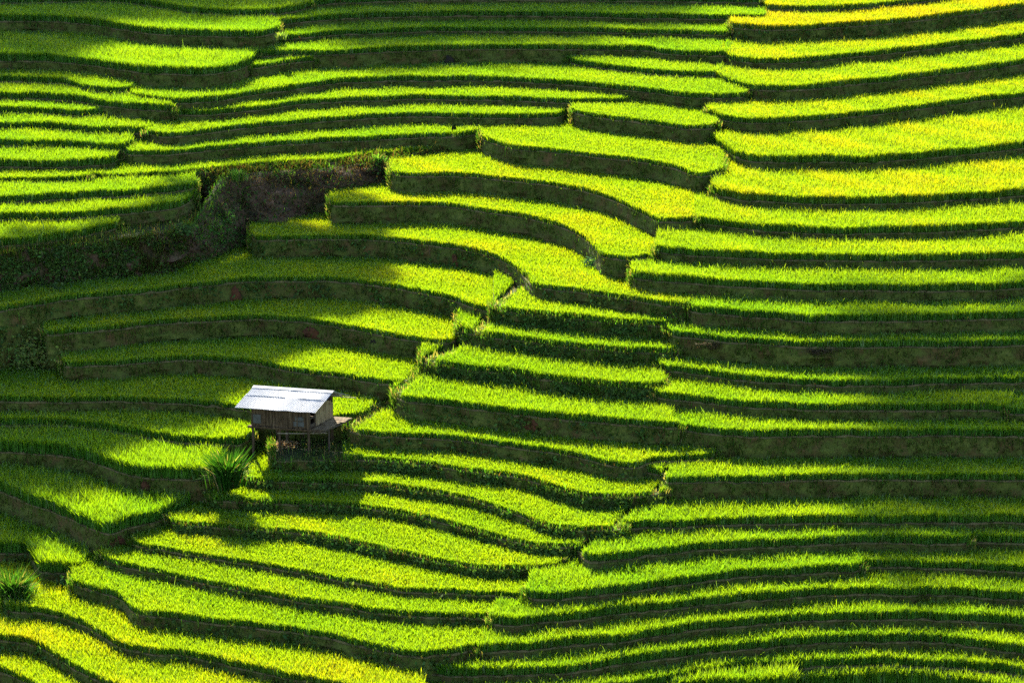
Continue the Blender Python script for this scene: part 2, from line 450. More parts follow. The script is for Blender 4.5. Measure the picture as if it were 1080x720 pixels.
M_RICE = leaf_material('rice_leaf', .72, (4.3, 2.2, .35, 1))
M_WEED = leaf_material('weed_leaf', .45, (1.7, 1.7, .4, 1), .006)
M_BANK = noise_material('mossy_bank', [(.3, (.12, .070, .024)), (.43, (.065, .060, .012)), (.54, (.070, .090, .013)), (.64, (.10, .115, .018)), (.76, (.16, .105, .04))], 1.1, bump=1.0)
M_SOIL = noise_material('brown_earth', [(.28, (.045, .026, .013)), (.48, (.085, .05, .026)), (.62, (.04, .042, .013)), (.8, (.11, .07, .04))], .7, bump=1.0)
M_MUD = noise_material('paddy_mud', [(.3, (.018, .026, .008)), (.7, (.035, .045, .012))], 2)
M_RIM = noise_material('trodden_rim', [(.3, (.05, .062, .014)), (.5, (.135, .10, .04)), (.72, (.06, .075, .016))], 1.6, bump=.5)
M_SCAR = noise_material('red_soil', [(.3, (.045, .017, .006)), (.7, (.095, .036, .014))], 3, bump=.6)
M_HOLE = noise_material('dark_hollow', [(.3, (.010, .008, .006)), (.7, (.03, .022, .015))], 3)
M_HILL = noise_material('grassy_hill', [(.3, (.03, .05, .015)), (.55, (.06, .10, .02)), (.75, (.09, .08, .035))], .15, bump=.6, scale2=2)

def link_mesh(name, V, faces, m, parent=None, col=None, smooth=False):
    me = bpy.data.meshes.new(name)
    V = np.asarray(V, np.float32)
    if isinstance(faces, tuple):                       # (loops, starts, totals)
        lo, st, to = faces
        me.vertices.add(len(V)); me.vertices.foreach_set('co', V.ravel())
        me.loops.add(len(lo)); me.loops.foreach_set('vertex_index', lo.astype(np.int32))
        me.polygons.add(len(st)); me.polygons.foreach_set('loop_start', st.astype(np.int32))
        me.update(calc_edges=True)
    else:
        me.from_pydata(V.tolist(), [], faces)
    ms = m if isinstance(m, (list, tuple)) else [m]
    for q in ms:
        me.materials.append(q)
    if col is not None:
        a = me.attributes.new('col', 'FLOAT_COLOR', 'POINT')
        a.data.foreach_set('color', np.asarray(col, np.float32).ravel())
    if smooth:
        me.polygons.foreach_set('use_smooth', np.ones(len(me.polygons), bool))
    o = bpy.data.objects.new(name, me); COL.objects.link(o)
    if parent:
        o.parent = parent
        o.matrix_parent_inverse = parent.matrix_world.inverted()
    return o

def thing(name, label, cat, loc=(0, 0, 0), group=None, rz=0):
    o = bpy.data.objects.new(name, None); COL.objects.link(o)
    o.empty_display_size = .3
    o.location = loc; o.rotation_euler = (0, 0, rz)
    o['label'] = label; o['category'] = cat
    if group:
        o['group'] = group
    bpy.context.view_layer.update()
    return o

def blades(P, h, w, lean, c0, c1, al=(1, 1, 1)):
    """grass blades: root quad and tip triangle each; returns verts, faces, colours"""
    n = len(P)
    yaw = rng.uniform(0, math.pi, n)
    d = np.stack([np.cos(yaw), np.sin(yaw), np.zeros(n)], 1) * w[:, None]
    up = np.zeros((n, 3)); up[:, 2] = h
    ln = np.zeros((n, 3)); ln[:, :2] = lean
    mid = P + up * .62 + ln * .32
    tip = P + up * .95 + ln
    V = np.stack([P - d * .3, P + d * .3, mid + d * .5, mid - d * .5, tip], 1).reshape(-1, 3)
    b = (np.arange(n) * 5)[:, None]
    lo = (b + np.array([[0, 1, 2, 3, 3, 2, 4]])).ravel()
    st = ((np.arange(n) * 7)[:, None] + np.array([[0, 4]])).ravel()
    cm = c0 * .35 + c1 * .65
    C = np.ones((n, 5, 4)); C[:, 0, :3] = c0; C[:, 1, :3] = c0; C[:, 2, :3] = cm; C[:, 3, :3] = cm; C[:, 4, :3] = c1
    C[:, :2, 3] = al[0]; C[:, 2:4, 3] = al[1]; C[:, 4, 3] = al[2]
    return V, (lo, st, None), C.reshape(-1, 4)

def leaves(P, size, nrm, c):
    """broad diamond leaves"""
    n = len(P)
    a = rng.normal(size=(n, 3)); a -= nrm * (a * nrm).sum(1)[:, None]; a /= np.linalg.norm(a, axis=1)[:, None]
    b = np.cross(nrm, a)
    s = size[:, None]
    V = np.stack([P - a * s * .6, P + b * s * .32, P + a * s * .6, P - b * s * .32], 1).reshape(-1, 3)
    lo = np.arange(n * 4); st = np.arange(n) * 4
    C = np.ones((n, 4, 4)); C[:, :, :3] = c[:, None, :]
    return V, (lo, st, None), C.reshape(-1, 4)

def merge(parts):
    Vs, Ls, Ss, Cs = [], [], [], []
    nv = nl = 0
    for V, (lo, st, _), C in parts:
        Vs.append(V); Ls.append(lo + nv); Ss.append(st + nl); Cs.append(C)
        nv += len(V); nl += len(lo)
    return np.concatenate(Vs), (np.concatenate(Ls), np.concatenate(Ss), None), np.concatenate(Cs)

def project(P):
    c, s = math.cos(PITCH), math.sin(PITCH)
    z = P[:, 2] - CAM_H
    dep = P[:, 1] * c - z * s
    up = P[:, 1] * s + z * c
    return 540 + F_PX * P[:, 0] / dep, 360 - F_PX * up / dep

def jitter(c, n, s=.18):
    c = np.asarray(c, float)
    return c[None, :] * np.exp(rng.normal(0, s, (n, 1))) * np.exp(rng.normal(0, s * .4, (n, 3)))

# ---------------------------------------------------------------- terraces
SEAMS = [([(553, 297), (520, 331), (500, 362), (452, 384), (437, 402), (410, 427), (370, 454)], 6.5),
         ([(768, 32), (757, 66), (751, 92), (749, 122), (752, 152), (756, 188), (736, 233), (696, 264), (672, 292)], 3.0),
         ([(703, 500), (698, 515), (656, 553), (610, 588), (595, 603)], 3.5)]
def seam_distance(px, py):
    best = np.full(len(px), 99.0)
    for pts, w in (SEAMS[0], SEAMS[2]):
        for (x1, y1), (x2, y2) in zip(pts, pts[1:]):
            t = np.clip(((px - x1) * (x2 - x1) + (py - y1) * (y2 - y1)) / ((x2 - x1)**2 + (y2 - y1)**2), 0, 1)
            best = np.minimum(best, np.hypot(px - x1 - t * (x2 - x1), py - y1 - t * (y2 - y1)) / w)
    return best
RICE_DENS = 400
HUT_CLEAR = (236, 366)            # photo columns kept free of rice on the hut's ground
def rice_colour(ripe, n):
    green, lime, gold = np.array((.027, .112, .006)), np.array((.048, .138, .005)), np.array((.100, .138, .006))
    r = np.clip(ripe + rng.normal(0, .08, n), 0, 1)[:, None]
    a = np.where(r < .5, green + (lime - green) * r * 2, lime + (gold - lime) * (r * 2 - 1))
    return a * np.exp(rng.normal(0, .2, (n, 1)))

def build_terrace(i, k):
    t = T[k]; a, b = t['cols']; z = t['z']
    idx = np.arange(a, b + 1); n = len(idx)
    if n < 2:
        return
    u = UG[idx]; y0 = FY[i, idx]
    zl = np.minimum(LOZ[i, idx], z - .2)
    # neighbours jump where a seam is crossed: keep the deeper value so nothing gapes
    zl2 = zl.copy()
    zl2[1:] = np.minimum(zl2[1:], zl[:-1]); zl2[:-1] = np.minimum(zl2[:-1], zl[1:])
    zb = zl2 - .3
    yb = np.maximum(UPY[i, idx], y0 + .35)
    yb2 = yb.copy()
    for s in (1, 2):
        yb2[s:] = np.maximum(yb2[s:], np.minimum(yb[:-s], y0[s:] + 9)); yb2[:-s] = np.maximum(yb2[:-s], np.minimum(yb[s:], y0[:-s] + 9))
    yb2 += .35
    off = k[0] in 'UD'
    if off:
        root = None
    else:
        mc = n // 2
        cat = 'earth bank' if k == 'K' else 'rice terrace'
        root = thing('earth_bank' if k == 'K' else 'rice_terrace', t['label'], cat,
                     (u[mc] * y0[mc], y0[mc], z), None if k == 'K' else 'rice terraces stepping up the hillside')
    # riser, rim and bed share one strip of rows
    lean = LE[i, idx]
    rough = np.clip((lean - LEAN) / .4, 0, 1)
    rows = []
    RN = 9
    for q in range(RN):
        f = q / (RN - 1)
        amp = (.06 + .26 * rough) * math.sin(math.pi * min(f * 1.15, 1)) + .02
        yy = y0 - lean * (z - .02 - zb) * (1 - f) - amp * (1.2 + noise1(n, 9, 1000 * (q // 2) + i) + .7 * noise1(n, 4, 1500 * q + i) + .5 * noise1(n, 2, 2000 * q + i)) * (f < 1)
        zz = zb + (z - .02 - zb) * f
        rows.append((yy, zz))
    rim = [(y0 - .03, z + .0 * y0), (y0 + .03, z + .05 + .035 * noise1(n, 3, i + 77)), (y0 + .12, z + .05 + .02 * noise1(n, 3, i + 99)), (y0 + .18, z - .03 + .0 * y0)]
    bed = [(y0 + .16, z + .0 * y0), (np.minimum(y0 + .8, (y0 + yb2) / 2 + .1), z + .0 * y0), (yb2, z + .0 * y0)]
    def strip(rows, flip=False):
        V = np.stack([np.stack([u * yy, yy, zz + 0 * yy], 1) for yy, zz in rows], 0)   # rows, n, 3
        m = len(rows)
        g = np.arange(m * n).reshape(m, n)
        q = np.stack([g[:-1, :-1], g[:-1, 1:], g[1:, 1:], g[1:, :-1]], -1).reshape(-1, 4)
        return V.reshape(-1, 3), q, g
    Vr, Fr, gr = strip(rows)
    # end walls of the riser and bed
    Vb, Fb, gb = strip(bed)
    V = np.concatenate([Vr, Vb]); F = [tuple(f) for f in Fr] + [tuple(f + len(Vr)) for f in Fb]
    matid = [0] * len(Fr) + [1] * len(Fb)
    extra = []
    for e in (0, n - 1):
        line = [Vr[gr[q, e]] for q in range(RN)] + [Vb[gb[q, e]] for q in range(3)]
        s = len(V) + len(extra)
        for p in line:
            extra.append(p)
        for p in line:
            extra.append((p[0], p[1], min(p[2], z - .2) - 2.6))
        for q in range(len(line) - 1):
            F.append((s + q, s + q + 1, s + len(line) + q + 1, s + len(line) + q)); matid.append(0)
    V = np.concatenate([V, np.array(extra)])
    soil = M_SOIL if (k in ('K', 'B9')) else M_BANK
    if off:
        o = link_mesh('hillside_step', V, F, [M_HILL, M_MUD]); o['kind'] = 'structure'
        return
    o = link_mesh('bank_face', V, F, [soil, M_MUD], root)
    o.data.polygons.foreach_set('material_index', np.array(matid, np.int32))
    if k != 'K':
        Vm, Fm, _ = strip(rim)
        link_mesh('rim_path', Vm, [tuple(f) for f in Fm], M_RIM, root, smooth=True)
    # rice
    if t['h'] > 0:
        h = t['h']
        ye = UPY[i, idx] - LE[np.maximum(UPI[i, idx], 0), idx] * np.maximum(UPZ[i, idx] - z, 0) - .10
        ys = y0 + .1
        ye = np.where(UPZ[i, idx] < z - .1, UPY[i, idx] - .1, ye)
        wdt = np.maximum(ye - ys, 0)
        dens = wdt * (u[1] - u[0]) * y0
        tot = dens.sum()
        if tot > 0:
            M = int(tot * RICE_DENS)
            c = rng.choice(n, M, p=dens / tot)
            uu = u[c] + rng.uniform(-.5, .5, M) * DU
            fr = rng.uniform(0, 1, M)
            yy = ys[c] + wdt[c] * fr
            # a fuller front edge
            ME = int(n * DU * y0.mean() * 120)
            ce = rng.choice(n, ME, p=(wdt > .05) / max((wdt > .05).sum(), 1)) if (wdt > .05).any() else np.zeros(0, int)
            ue = u[ce] + rng.uniform(-.5, .5, len(ce)) * DU
            yye = ys[ce] + rng.uniform(0, 1, len(ce)) * np.minimum(.22, wdt[ce])
            uu = np.concatenate([uu, ue]); yy = np.concatenate([yy, yye])
            P = np.stack([uu * yy, yy, np.full(len(uu), z)], 1)
            px, py = project(P)
            ok = (px > -70) & (px < 1150) & (py > -40) & (py < 775)
            if k in ('F6', 'F7'):
                lim = {'F6': (250, 362), 'F7': (240, 262)}[k]
                ok &= ~((px > lim[0]) & (px < lim[1]))
            ok &= seam_distance(px, py) > rng.uniform(.6, 1.3, len(px))
            P = P[ok]; m = len(P)
            if m > 10:
                patch = .5 + .5 * np.sin(P[:, 0] * .9 + 3 * np.sin(P[:, 0] * .23 + i) + P[:, 1] * 1.3)
                hh = h * rng.normal(1, .14, m) * (.94 + .12 * patch)
                hh[rng.uniform(size=m) < .03] *= 1.22
                ang = rng.uniform(0, 2 * math.pi, m)
                ll = hh * np.abs(rng.normal(.22, .14, m))
                lean_v = np.stack([np.cos(ang) * ll, np.sin(ang) * ll - .02], 1)
                drift = np.sin(P[:, 0] * .35 + i * 1.7) * np.sin(P[:, 1] * .6 + P[:, 0] * .11 + i) + .5 * np.sin(P[:, 0] * 1.3 + i)
                col = rice_colour(t['ripe'] + .12 * (patch - .5) + .09 * drift, m)
                tipc = col * np.array((1.2, 1.13, .8))
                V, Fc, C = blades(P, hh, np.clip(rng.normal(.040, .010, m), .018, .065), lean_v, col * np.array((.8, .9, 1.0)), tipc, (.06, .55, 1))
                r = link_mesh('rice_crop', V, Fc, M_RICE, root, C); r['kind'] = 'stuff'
    if k == 'K' or k == 'F6':
        M = int((np.minimum(np.maximum(yb - y0, 0), 5) * DU * y0).sum() * 170)
        c = rng.integers(0, n, M)
        yy = y0[c] + .05 + rng.uniform(0, 1, M) * np.minimum(np.maximum(yb[c] - y0[c], 0), 5)
        P = np.stack([u[c] * yy, yy, np.full(M, z)], 1)
        px, py = project(P)
        ok = (px > -40) & (px < 1120)
        if k == 'F6':
            ok &= (px > 245) & (px < 366) & (rng.uniform(size=M) < np.where((px > 285) & (px < 318) & (py > 463), .25, 1))
        P = P[ok]; M = len(P)
        cc = jitter((.045, .085, .016), M, .35); dry = rng.uniform(size=M) < .25
        cc[dry] = jitter((.16, .13, .05), int(dry.sum()), .3)
        hh = rng.gamma(2.0, .09 if k == 'K' else .07, M) + .05
        V, Fc, C = blades(P, hh, rng.uniform(.02, .045, M), rng.normal(0, .08, (M, 2)), cc * .8, cc)
        w = link_mesh('ground_grass', V, Fc, M_WEED, root, C); w['kind'] = 'stuff'
    # weeds on the bank face and a thin fringe along the rim
    hgt = np.maximum(z - zl, .1)
    lenx = DU * y0.mean()
    dens = hgt
    dens = hgt * (1 + 1.6 * rough)
    M = int((dens * lenx).sum() * (110 + 70 * min(t['weed'], 1.5) + (170 if t['weed'] > 1 else 0)))
    c = rng.choice(n, M, p=dens / dens.sum())
    f = rng.uniform(0, 1, M)
    bx = noise1(n, 9, 500 + i)[c]
    zz = z - .02 - hgt[c] * f
    yy = y0[c] - lean[c] * (z - zz) - .06 - .3 * rough[c] * np.sin(np.pi * f)
    uu = u[c] + rng.uniform(-.5, .5, M) * DU
    P = np.stack([uu * yy, yy, zz], 1)
    px, py = project(P)
    ok = (px > -40) & (px < 1120) & (py > -20) & (py < 750) & (rng.uniform(size=M) < np.clip(.62 + .3 * np.sin(P[:, 0] * 1.7 + 2 * np.sin(P[:, 2] * 2.3 + i)) + .25 * np.sin(P[:, 0] * 4.1 + P[:, 2] * 3.7) + .12 * bx, .08, 1))
    P = P[ok]; m = len(P)
    parts = []
    if m:
        rg = rough[c[ok]]
        hh = rng.gamma(3.0, .055, m) * (1 + .45 * min(t['weed'], 1.5)) * (1 + .2 * rg) + .04
        lean_v = np.stack([rng.normal(0, .09, m) * (1 + 1.2 * rg), -np.abs(rng.normal(.12, .09, m)) * (1 + rg)], 1)
        base = jitter((.055, .115, .016) if t['weed'] > 1 and k not in ('K', 'B9') else (.047, .088, .013), m, .35)
        dry = rng.uniform(size=m) < .16 + .4 * rg
        base[dry] = jitter((.060, .045, .022), int(dry.sum()), .35)
        parts.append(blades(P, hh, rng.uniform(.02, .05, m), lean_v, base * .8, base))
    if t['weed'] > .4 and m:
        ml = int(m * min(t['weed'], 1.8) * .75)
        s = rng.integers(0, m, ml)
        keep = np.sin(P[s, 0] * 2.1 + 2.5 * np.sin(P[s, 2] * 1.9 + i)) + .6 * np.sin(P[s, 0] * .7 + i) > -.5
        s = s[keep]; ml = len(s)
        if ml:
            Q = P[s] + rng.normal(0, .06, (ml, 3)); Q[:, 1] -= rng.uniform(.02, .22, ml); Q[:, 2] += rng.uniform(-.05, .15, ml)
            nr = np.stack([rng.normal(0, .5, ml), rng.normal(-.6, .4, ml), rng.normal(.7, .3, ml)], 1)
            nr /= np.linalg.norm(nr, axis=1)[:, None]
            cl = jitter((.045, .085, .016), ml, .35)
            br = rng.uniform(size=ml) < .5 * rg[s]
            cl[br] = jitter((.06, .042, .024), int(br.sum()), .35)
            parts.append(leaves(Q, rng.uniform(.08, .26, ml), nr, cl))
    # rim fringe
    MR = int(n * lenx * 26)
    c = rng.integers(0, n, MR)
    yy = y0[c] + rng.uniform(-.06, .2, MR)
    P = np.stack([(u[c] + rng.uniform(-.5, .5, MR) * DU) * yy, yy, np.full(MR, z + .03)], 1)
    px, py = project(P)
    P = P[(px > -40) & (px < 1120) & (py > -20) & (py < 750)]; m = len(P)
    if m:
        cc = jitter((.055, .085, .02), m, .25)
        dry = rng.uniform(size=m) < .4
        cc[dry] = jitter((.12, .105, .04), int(dry.sum()), .3)
        parts.append(blades(P, rng.gamma(2.2, .05, m) + .03, rng.uniform(.015, .04, m), np.stack([rng.normal(0, .08, m), rng.normal(-.06, .08, m)], 1), cc * .9, cc))
    # tufts down the open ends of the terrace, where the seams run
    for e, sg in ((0, -1), (n - 1, 1)):
        if e == 0 and t['pts'][0][0] < 0 or e and t['pts'][-1][0] > 1080:
            continue
        dp = min(6.0, max(yb[e] - y0[e], .4))
        me = int(170 * (dp + .6))
        yy = y0[e] + rng.uniform(-.3, dp, me)
        hd = min(max(z - zl[e], .3), 1.3)
        zz = z - rng.uniform(0, 1, me)**2 * hd + .05
        P = np.stack([u[e] * yy + sg * (rng.uniform(-.15, .3, me)), yy, zz], 1)
        cc = jitter((.050, .105, .014), me, .3)
        dry = rng.uniform(size=me) < .25
        cc[dry] = jitter((.20, .17, .08), int(dry.sum()), .25)
        parts.append(blades(P, rng.uniform(.2, .45, me), rng.uniform(.025, .05, me), np.stack([sg * np.abs(rng.normal(.08, .08, me)), rng.normal(-.05, .08, me)], 1), cc * .8, cc))
    if parts:
        V, Fc, C = merge(parts)
        w = link_mesh('bank_weeds', V, Fc, M_WEED, root, C); w['kind'] = 'stuff'
    t['root'] = root

for i, k in enumerate(KEYS):
    build_terrace(i, k)

# ---------------------------------------------------------------- hillside body under and around the terraces
gx = np.linspace(-110, 110, 111); gy = np.linspace(70, 420, 176)
Vh = []
for Y in gy:
    for X in gx:
        u = X / Y
        uc = min(max(u, -.205), .205)
        if Y < 140:
            zz = -8.5 - (140 - Y) * .35
        elif Y > 246:
            zz = 15.2 + (Y - 246) * .34
        else:
            zz = (height_at(uc, Y) if height_at(uc, Y) is not None else -8)
            zz2 = height_at(uc, Y - 2.5)
            zz = min(zz, zz2 if zz2 is not None else -8.5) - 1.6
        d = max(abs(u) - .205, 0) * Y
        zz += .9 * min(d / 3, 1) + (.05 * d if d > 0 else 0) + (.5 * math.sin(X * .31) * math.cos(Y * .27) if d > 3 or Y > 250 or Y < 138 else 0)
        Vh.append((X, Y, zz))
nx = len(gx)
Fh = [(j * nx + q, j * nx + q + 1, (j + 1) * nx + q + 1, (j + 1) * nx + q) for j in range(len(gy) - 1) for q in range(nx - 1)]
hill = link_mesh('hillside', Vh, Fh, M_HILL, smooth=True); hill['kind'] = 'structure'
# ---------------------------------------------------------------- the hut on stilts
class MB:
    def __init__(s):
        s.V = []; s.F = []
    def box(s, x0, x1, y0, y1, z0, z1, j=0.0):
        b = len(s.V)
        for z in (z0, z1):
            for x, y in ((x0, y0), (x1, y0), (x1, y1), (x0, y1)):
                s.V.append((x + random.uniform(-j, j), y + random.uniform(-j, j), z + random.uniform(-j, j)))
        s.F += [tuple(b + q for q in f) for f in ((3, 2, 1, 0), (4, 5, 6, 7), (0, 1, 5, 4), (1, 2, 6, 5), (2, 3, 7, 6), (3, 0, 4, 7))]
        return s
    def tube(s, p0, p1, r0, r1=None, n=8, bend=0.0):
        p0 = np.array(p0, float); p1 = np.array(p1, float); r1 = r1 or r0
        d = p1 - p0; d /= np.linalg.norm(d)
        a = np.cross(d, (0, 0, 1) if abs(d[2]) < .9 else (1, 0, 0)); a /= np.linalg.norm(a); b2 = np.cross(d, a)
        b = len(s.V); K = 5
        for q in range(K):
            f = q / (K - 1); c = p0 + (p1 - p0) * f + a * bend * math.sin(math.pi * f); r = (r0 + (r1 - r0) * f) * random.uniform(.93, 1.07)
            for m in range(n):
                t = 2 * math.pi * m / n
                s.V.append(tuple(c + (a * math.cos(t) + b2 * math.sin(t)) * r))
        for q in range(K - 1):
            for m in range(n):
                s.F.append((b + q * n + m, b + q * n + (m + 1) % n, b + (q + 1) * n + (m + 1) % n, b + (q + 1) * n + m))
        s.F.append(tuple(b + m for m in range(n))[::-1]); s.F.append(tuple(b + (K - 1) * n + m for m in range(n)))
        return s
    def prism(s, poly, x0, x1):
        """poly in (y, z), extruded along x"""
        b = len(s.V); n = len(poly)
        for x in (x0, x1):
            for y, z in poly:
                s.V.append((x, y, z))
        s.F.append(tuple(range(b, b + n))[::-1]); s.F.append(tuple(range(b + n, b + 2 * n)))
        for q in range(n):
            s.F.append((b + q, b + (q + 1) % n, b + n + (q + 1) % n, b + n + q))
        return s

M_WOOD = noise_material('weathered_wood', [(.28, (.025, .015, .008)), (.5, (.075, .048, .025)), (.72, (.16, .11, .062))], 2.2, bump=.5, stretch=(3, 3, .5))
M_WOODK = noise_material('worn_deck_boards', [(.28, (.06, .042, .022)), (.5, (.14, .10, .055)), (.72, (.25, .19, .11))], 2.2, bump=.5, stretch=(3, .6, 3))
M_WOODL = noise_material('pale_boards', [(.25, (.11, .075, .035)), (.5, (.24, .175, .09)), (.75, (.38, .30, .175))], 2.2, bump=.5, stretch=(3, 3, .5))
M_WOODD = noise_material('dark_timber', [(.3, (.03, .022, .016)), (.7, (.09, .066, .045))], 4, bump=.4)
M_BAMBOO = noise_material('grey_bamboo', [(.3, (.14, .11, .07)), (.7, (.30, .25, .17))], 5, bump=.3)
M_SHEET = noise_material('blue_grey_sheet', [(.3, (.05, .048, .04)), (.7, (.10, .10, .09))], 5, bump=.2)
def roof_material():
    m, nt, out = mat('galvanised_sheet')
    tc = N(nt, 'ShaderNodeTexCoord')
    n1 = N(nt, 'ShaderNodeTexNoise', Scale=1.1, Detail=7, Roughness=.7)
    nt.links.new(tc.outputs['Object'], n1.inputs['Vector'])
    cr = N(nt, 'ShaderNodeValToRGB')
    el = cr.color_ramp.elements
    el[0].position = .28; el[0].color = (.18, .187, .20, 1); el[1].position = .62; el[1].color = (.31, .322, .345, 1)
    nt.links.new(n1.outputs['Fac'], cr.inputs['Fac'])
    n2 = N(nt, 'ShaderNodeTexNoise', Scale=2.6, Detail=8, Roughness=.75)
    mp = N(nt, 'ShaderNodeMapping'); mp.inputs['Scale'].default_value = (3, .5, .5)
    nt.links.new(tc.outputs['Object'], mp.inputs['Vector']); nt.links.new(mp.outputs[0], n2.inputs['Vector'])
    c2 = N(nt, 'ShaderNodeValToRGB')
    c2.color_ramp.elements[0].position = .62; c2.color_ramp.elements[0].color = (0, 0, 0, 1)
    c2.color_ramp.elements[1].position = .8; c2.color_ramp.elements[1].color = (.5, .5, .5, 1)
    nt.links.new(n2.outputs['Fac'], c2.inputs['Fac'])
    mx = N(nt, 'ShaderNodeMix', data_type='RGBA')
    nt.links.new(c2.outputs['Color'], mx.inputs['Factor'])
    nt.links.new(cr.outputs['Color'], mx.inputs[6]); mx.inputs[7].default_value = (.14, .10, .07, 1)
    bs = N(nt, 'ShaderNodeBsdfPrincipled', Roughness=.5, Metallic=.25)
    nt.links.new(mx.outputs[2], bs.inputs['Base Color'])
    nt.links.new(bs.outputs[0], out.inputs['Surface'])
    return m
M_ROOF = roof_material()

ZG = T['F6']['z']
HUT_YAW = math.radians(-13)
hp = hit(267, 474, ZG)
hut = thing('stilt_hut', 'small grey wooden hut on stilts with a pale corrugated metal roof', 'hut', hp, None, HUT_YAW)
HS = .95
hut.scale = (HS, HS, HS)
bpy.context.view_layer.update()
LX, WD, FZ, WT = 3.25, 2.35, 1.46, 2.69     # front length, depth, floor and wall-top heights
SKEW = .30                                                  # the hut leans out of square
def hpart(name, mb, m, parent=None, smooth=False):
    o = link_mesh(name, [(x + SKEW * y, y, z) for x, y, z in mb.V], mb.F, m, None, smooth=smooth)
    o.parent = parent or hut
    return o
RIDGE_Y, RIDGE_Z = WD / 2, FZ + 1.84
SL = .43
def roof_z(y):
    return RIDGE_Z - abs(y - RIDGE_Y) * SL
def corrugated(x0, x1, ya, yb, lift_a, lift_b, ny=6, sag=0.0, seed=1):
    mb = MB(); nx = int((x1 - x0) / .0225); r = random.Random(seed)
    wob = [r.uniform(-1, 1) for _ in range(12)]
    for th in (0, -.012):
        for q in range(ny):
            f = q / (ny - 1)
            for p in range(nx + 1):
                x = x0 + (x1 - x0) * p / nx
                y = ya + (yb - ya) * f
                w = np.interp(x, np.linspace(x0, x1, 12), wob)
                if f == 0:
                    y += .025 * w * (1 if yb > ya else -1)
                z = roof_z(y) + .013 * math.sin((x - x0) / .09 * 2 * math.pi) + lift_a * (1 - f) + lift_b * f + sag * w * (1 - f) + th
                mb.V.append((x, y, z))
    g = lambda t, q, p: t * ny * (nx + 1) + q * (nx + 1) + p
    for t in (0, 1):
        for q in range(ny - 1):
            for p in range(nx):
                mb.F.append((g(t, q, p), g(t, q, p + 1), g(t, q + 1, p + 1), g(t, q + 1, p)))
    for p in range(nx):
        for q in (0, ny - 1):
            mb.F.append((g(0, q, p), g(0, q, p + 1), g(1, q, p + 1), g(1, q, p)))
    for q in range(ny - 1):
        for p in (0, nx):
            mb.F.append((g(0, q, p), g(0, q + 1, p), g(1, q + 1, p), g(1, q, p)))
    return mb
XL, XR = -.64, LX + .72
hpart('roof_sheet', corrugated(XL, XR, -.58, .55, .03, .02, seed=3), M_ROOF)
hpart('roof_sheet', corrugated(XL + .05, XR + .02, .40, RIDGE_Y + .02, .032, .03, sag=.02, seed=5), M_ROOF)
hpart('roof_sheet', corrugated(XL + .02, XR + .03, WD + .5, RIDGE_Y - .02, .03, .03, seed=8), M_ROOF)
rc = MB()
rc.prism([(RIDGE_Y - .17, roof_z(RIDGE_Y - .17) + .058), (RIDGE_Y, RIDGE_Z + .075), (RIDGE_Y + .17, roof_z(RIDGE_Y - .17) + .06), (RIDGE_Y + .17, roof_z(RIDGE_Y - .17) + .05), (RIDGE_Y, RIDGE_Z + .065), (RIDGE_Y - .17, roof_z(RIDGE_Y - .17) + .048)], XL + .03, XR + .05)
hpart('ridge_cap', rc, M_ROOF)
# roof timbers showing at the right verge
for y in (-.1, .55, RIDGE_Y, 1.8, WD + .1):
    hpart('rafter_pole', MB().tube((-.35, y, roof_z(y) - .08), (LX + random.uniform(.45, .7), y, roof_z(y) - .09), .04, .035), M_WOODD)
for q, (y, l, dz) in enumerate(((1.35, 1.05, -.22), (1.75, 1.25, -.3), (2.2, 1.35, -.16), (2.5, 1.2, -.06))):
    hpart('eave_stick', MB().tube((LX - .4, y, roof_z(y) - .1), (LX + l, y + .12, roof_z(y) - .1 + dz * .5), .024, .016, 6, .03), M_BAMBOO)
# walls
def plank_wall(n, place, h0, h1, seed, gap=.012):
    mb = MB(); r = random.Random(seed)
    for q in range(n):
        place(mb, q / n, (q + 1) / n, h0 + r.uniform(-.05, .01), h1(q / n + .5 / n) + r.uniform(-.03, .02), r.uniform(0, .02), gap)
    return mb
front = plank_wall(17, lambda mb, a, b, z0, z1, o, g: mb.box(a * LX + g, b * LX - g, -.02 - o, .02, z0, z1, .004), FZ, lambda f: WT, 1)
front_o = hpart('front_wall', front, M_WOOD)
back = plank_wall(15, lambda mb, a, b, z0, z1, o, g: mb.box(a * LX + g, b * LX - g, WD - .02, WD + .02 + o, z0, z1, .004), FZ, lambda f: WT, 2)
hpart('back_wall', back, M_WOOD)
left = plank_wall(12, lambda mb, a, b, z0, z1, o, g: mb.box(-.02 - o, .02, .04 + a * (WD - .08) + g, .04 + b * (WD - .08) - g, z0, z1, .004), FZ, lambda f: roof_z(f * WD) - .15, 3)
hpart('left_wall', left, M_WOOD)
D0 = .62                                                     # door gap beside the front corner
rw = plank_wall(9, lambda mb, a, b, z0, z1, o, g: mb.box(LX - .02, LX + .02 + o, D0 + a * (WD - .04 - D0) + g, D0 + b * (WD - .04 - D0) - g, z0, z1, .004), FZ, lambda f: min(roof_z(D0 + f * (WD - D0)) - .42, WT + .05), 4)
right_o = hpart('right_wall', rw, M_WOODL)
hpart('door_post', MB().box(LX - .05, LX + .05, -.04, .06, FZ - .05, WT, .006).box(LX - .045, LX + .045, D0 - .06, D0 - .005, FZ, WT + .1, .006), M_WOOD, right_o)
hpart('door_bar', MB().box(LX - .03, LX + .03, .06, D0 - .06, FZ + .5, FZ + .57), M_WOODD, right_o)
hpart('door_sill', MB().box(LX - .03, LX + .03, .06, D0 - .06, FZ, FZ + .2), M_WOODD, right_o)
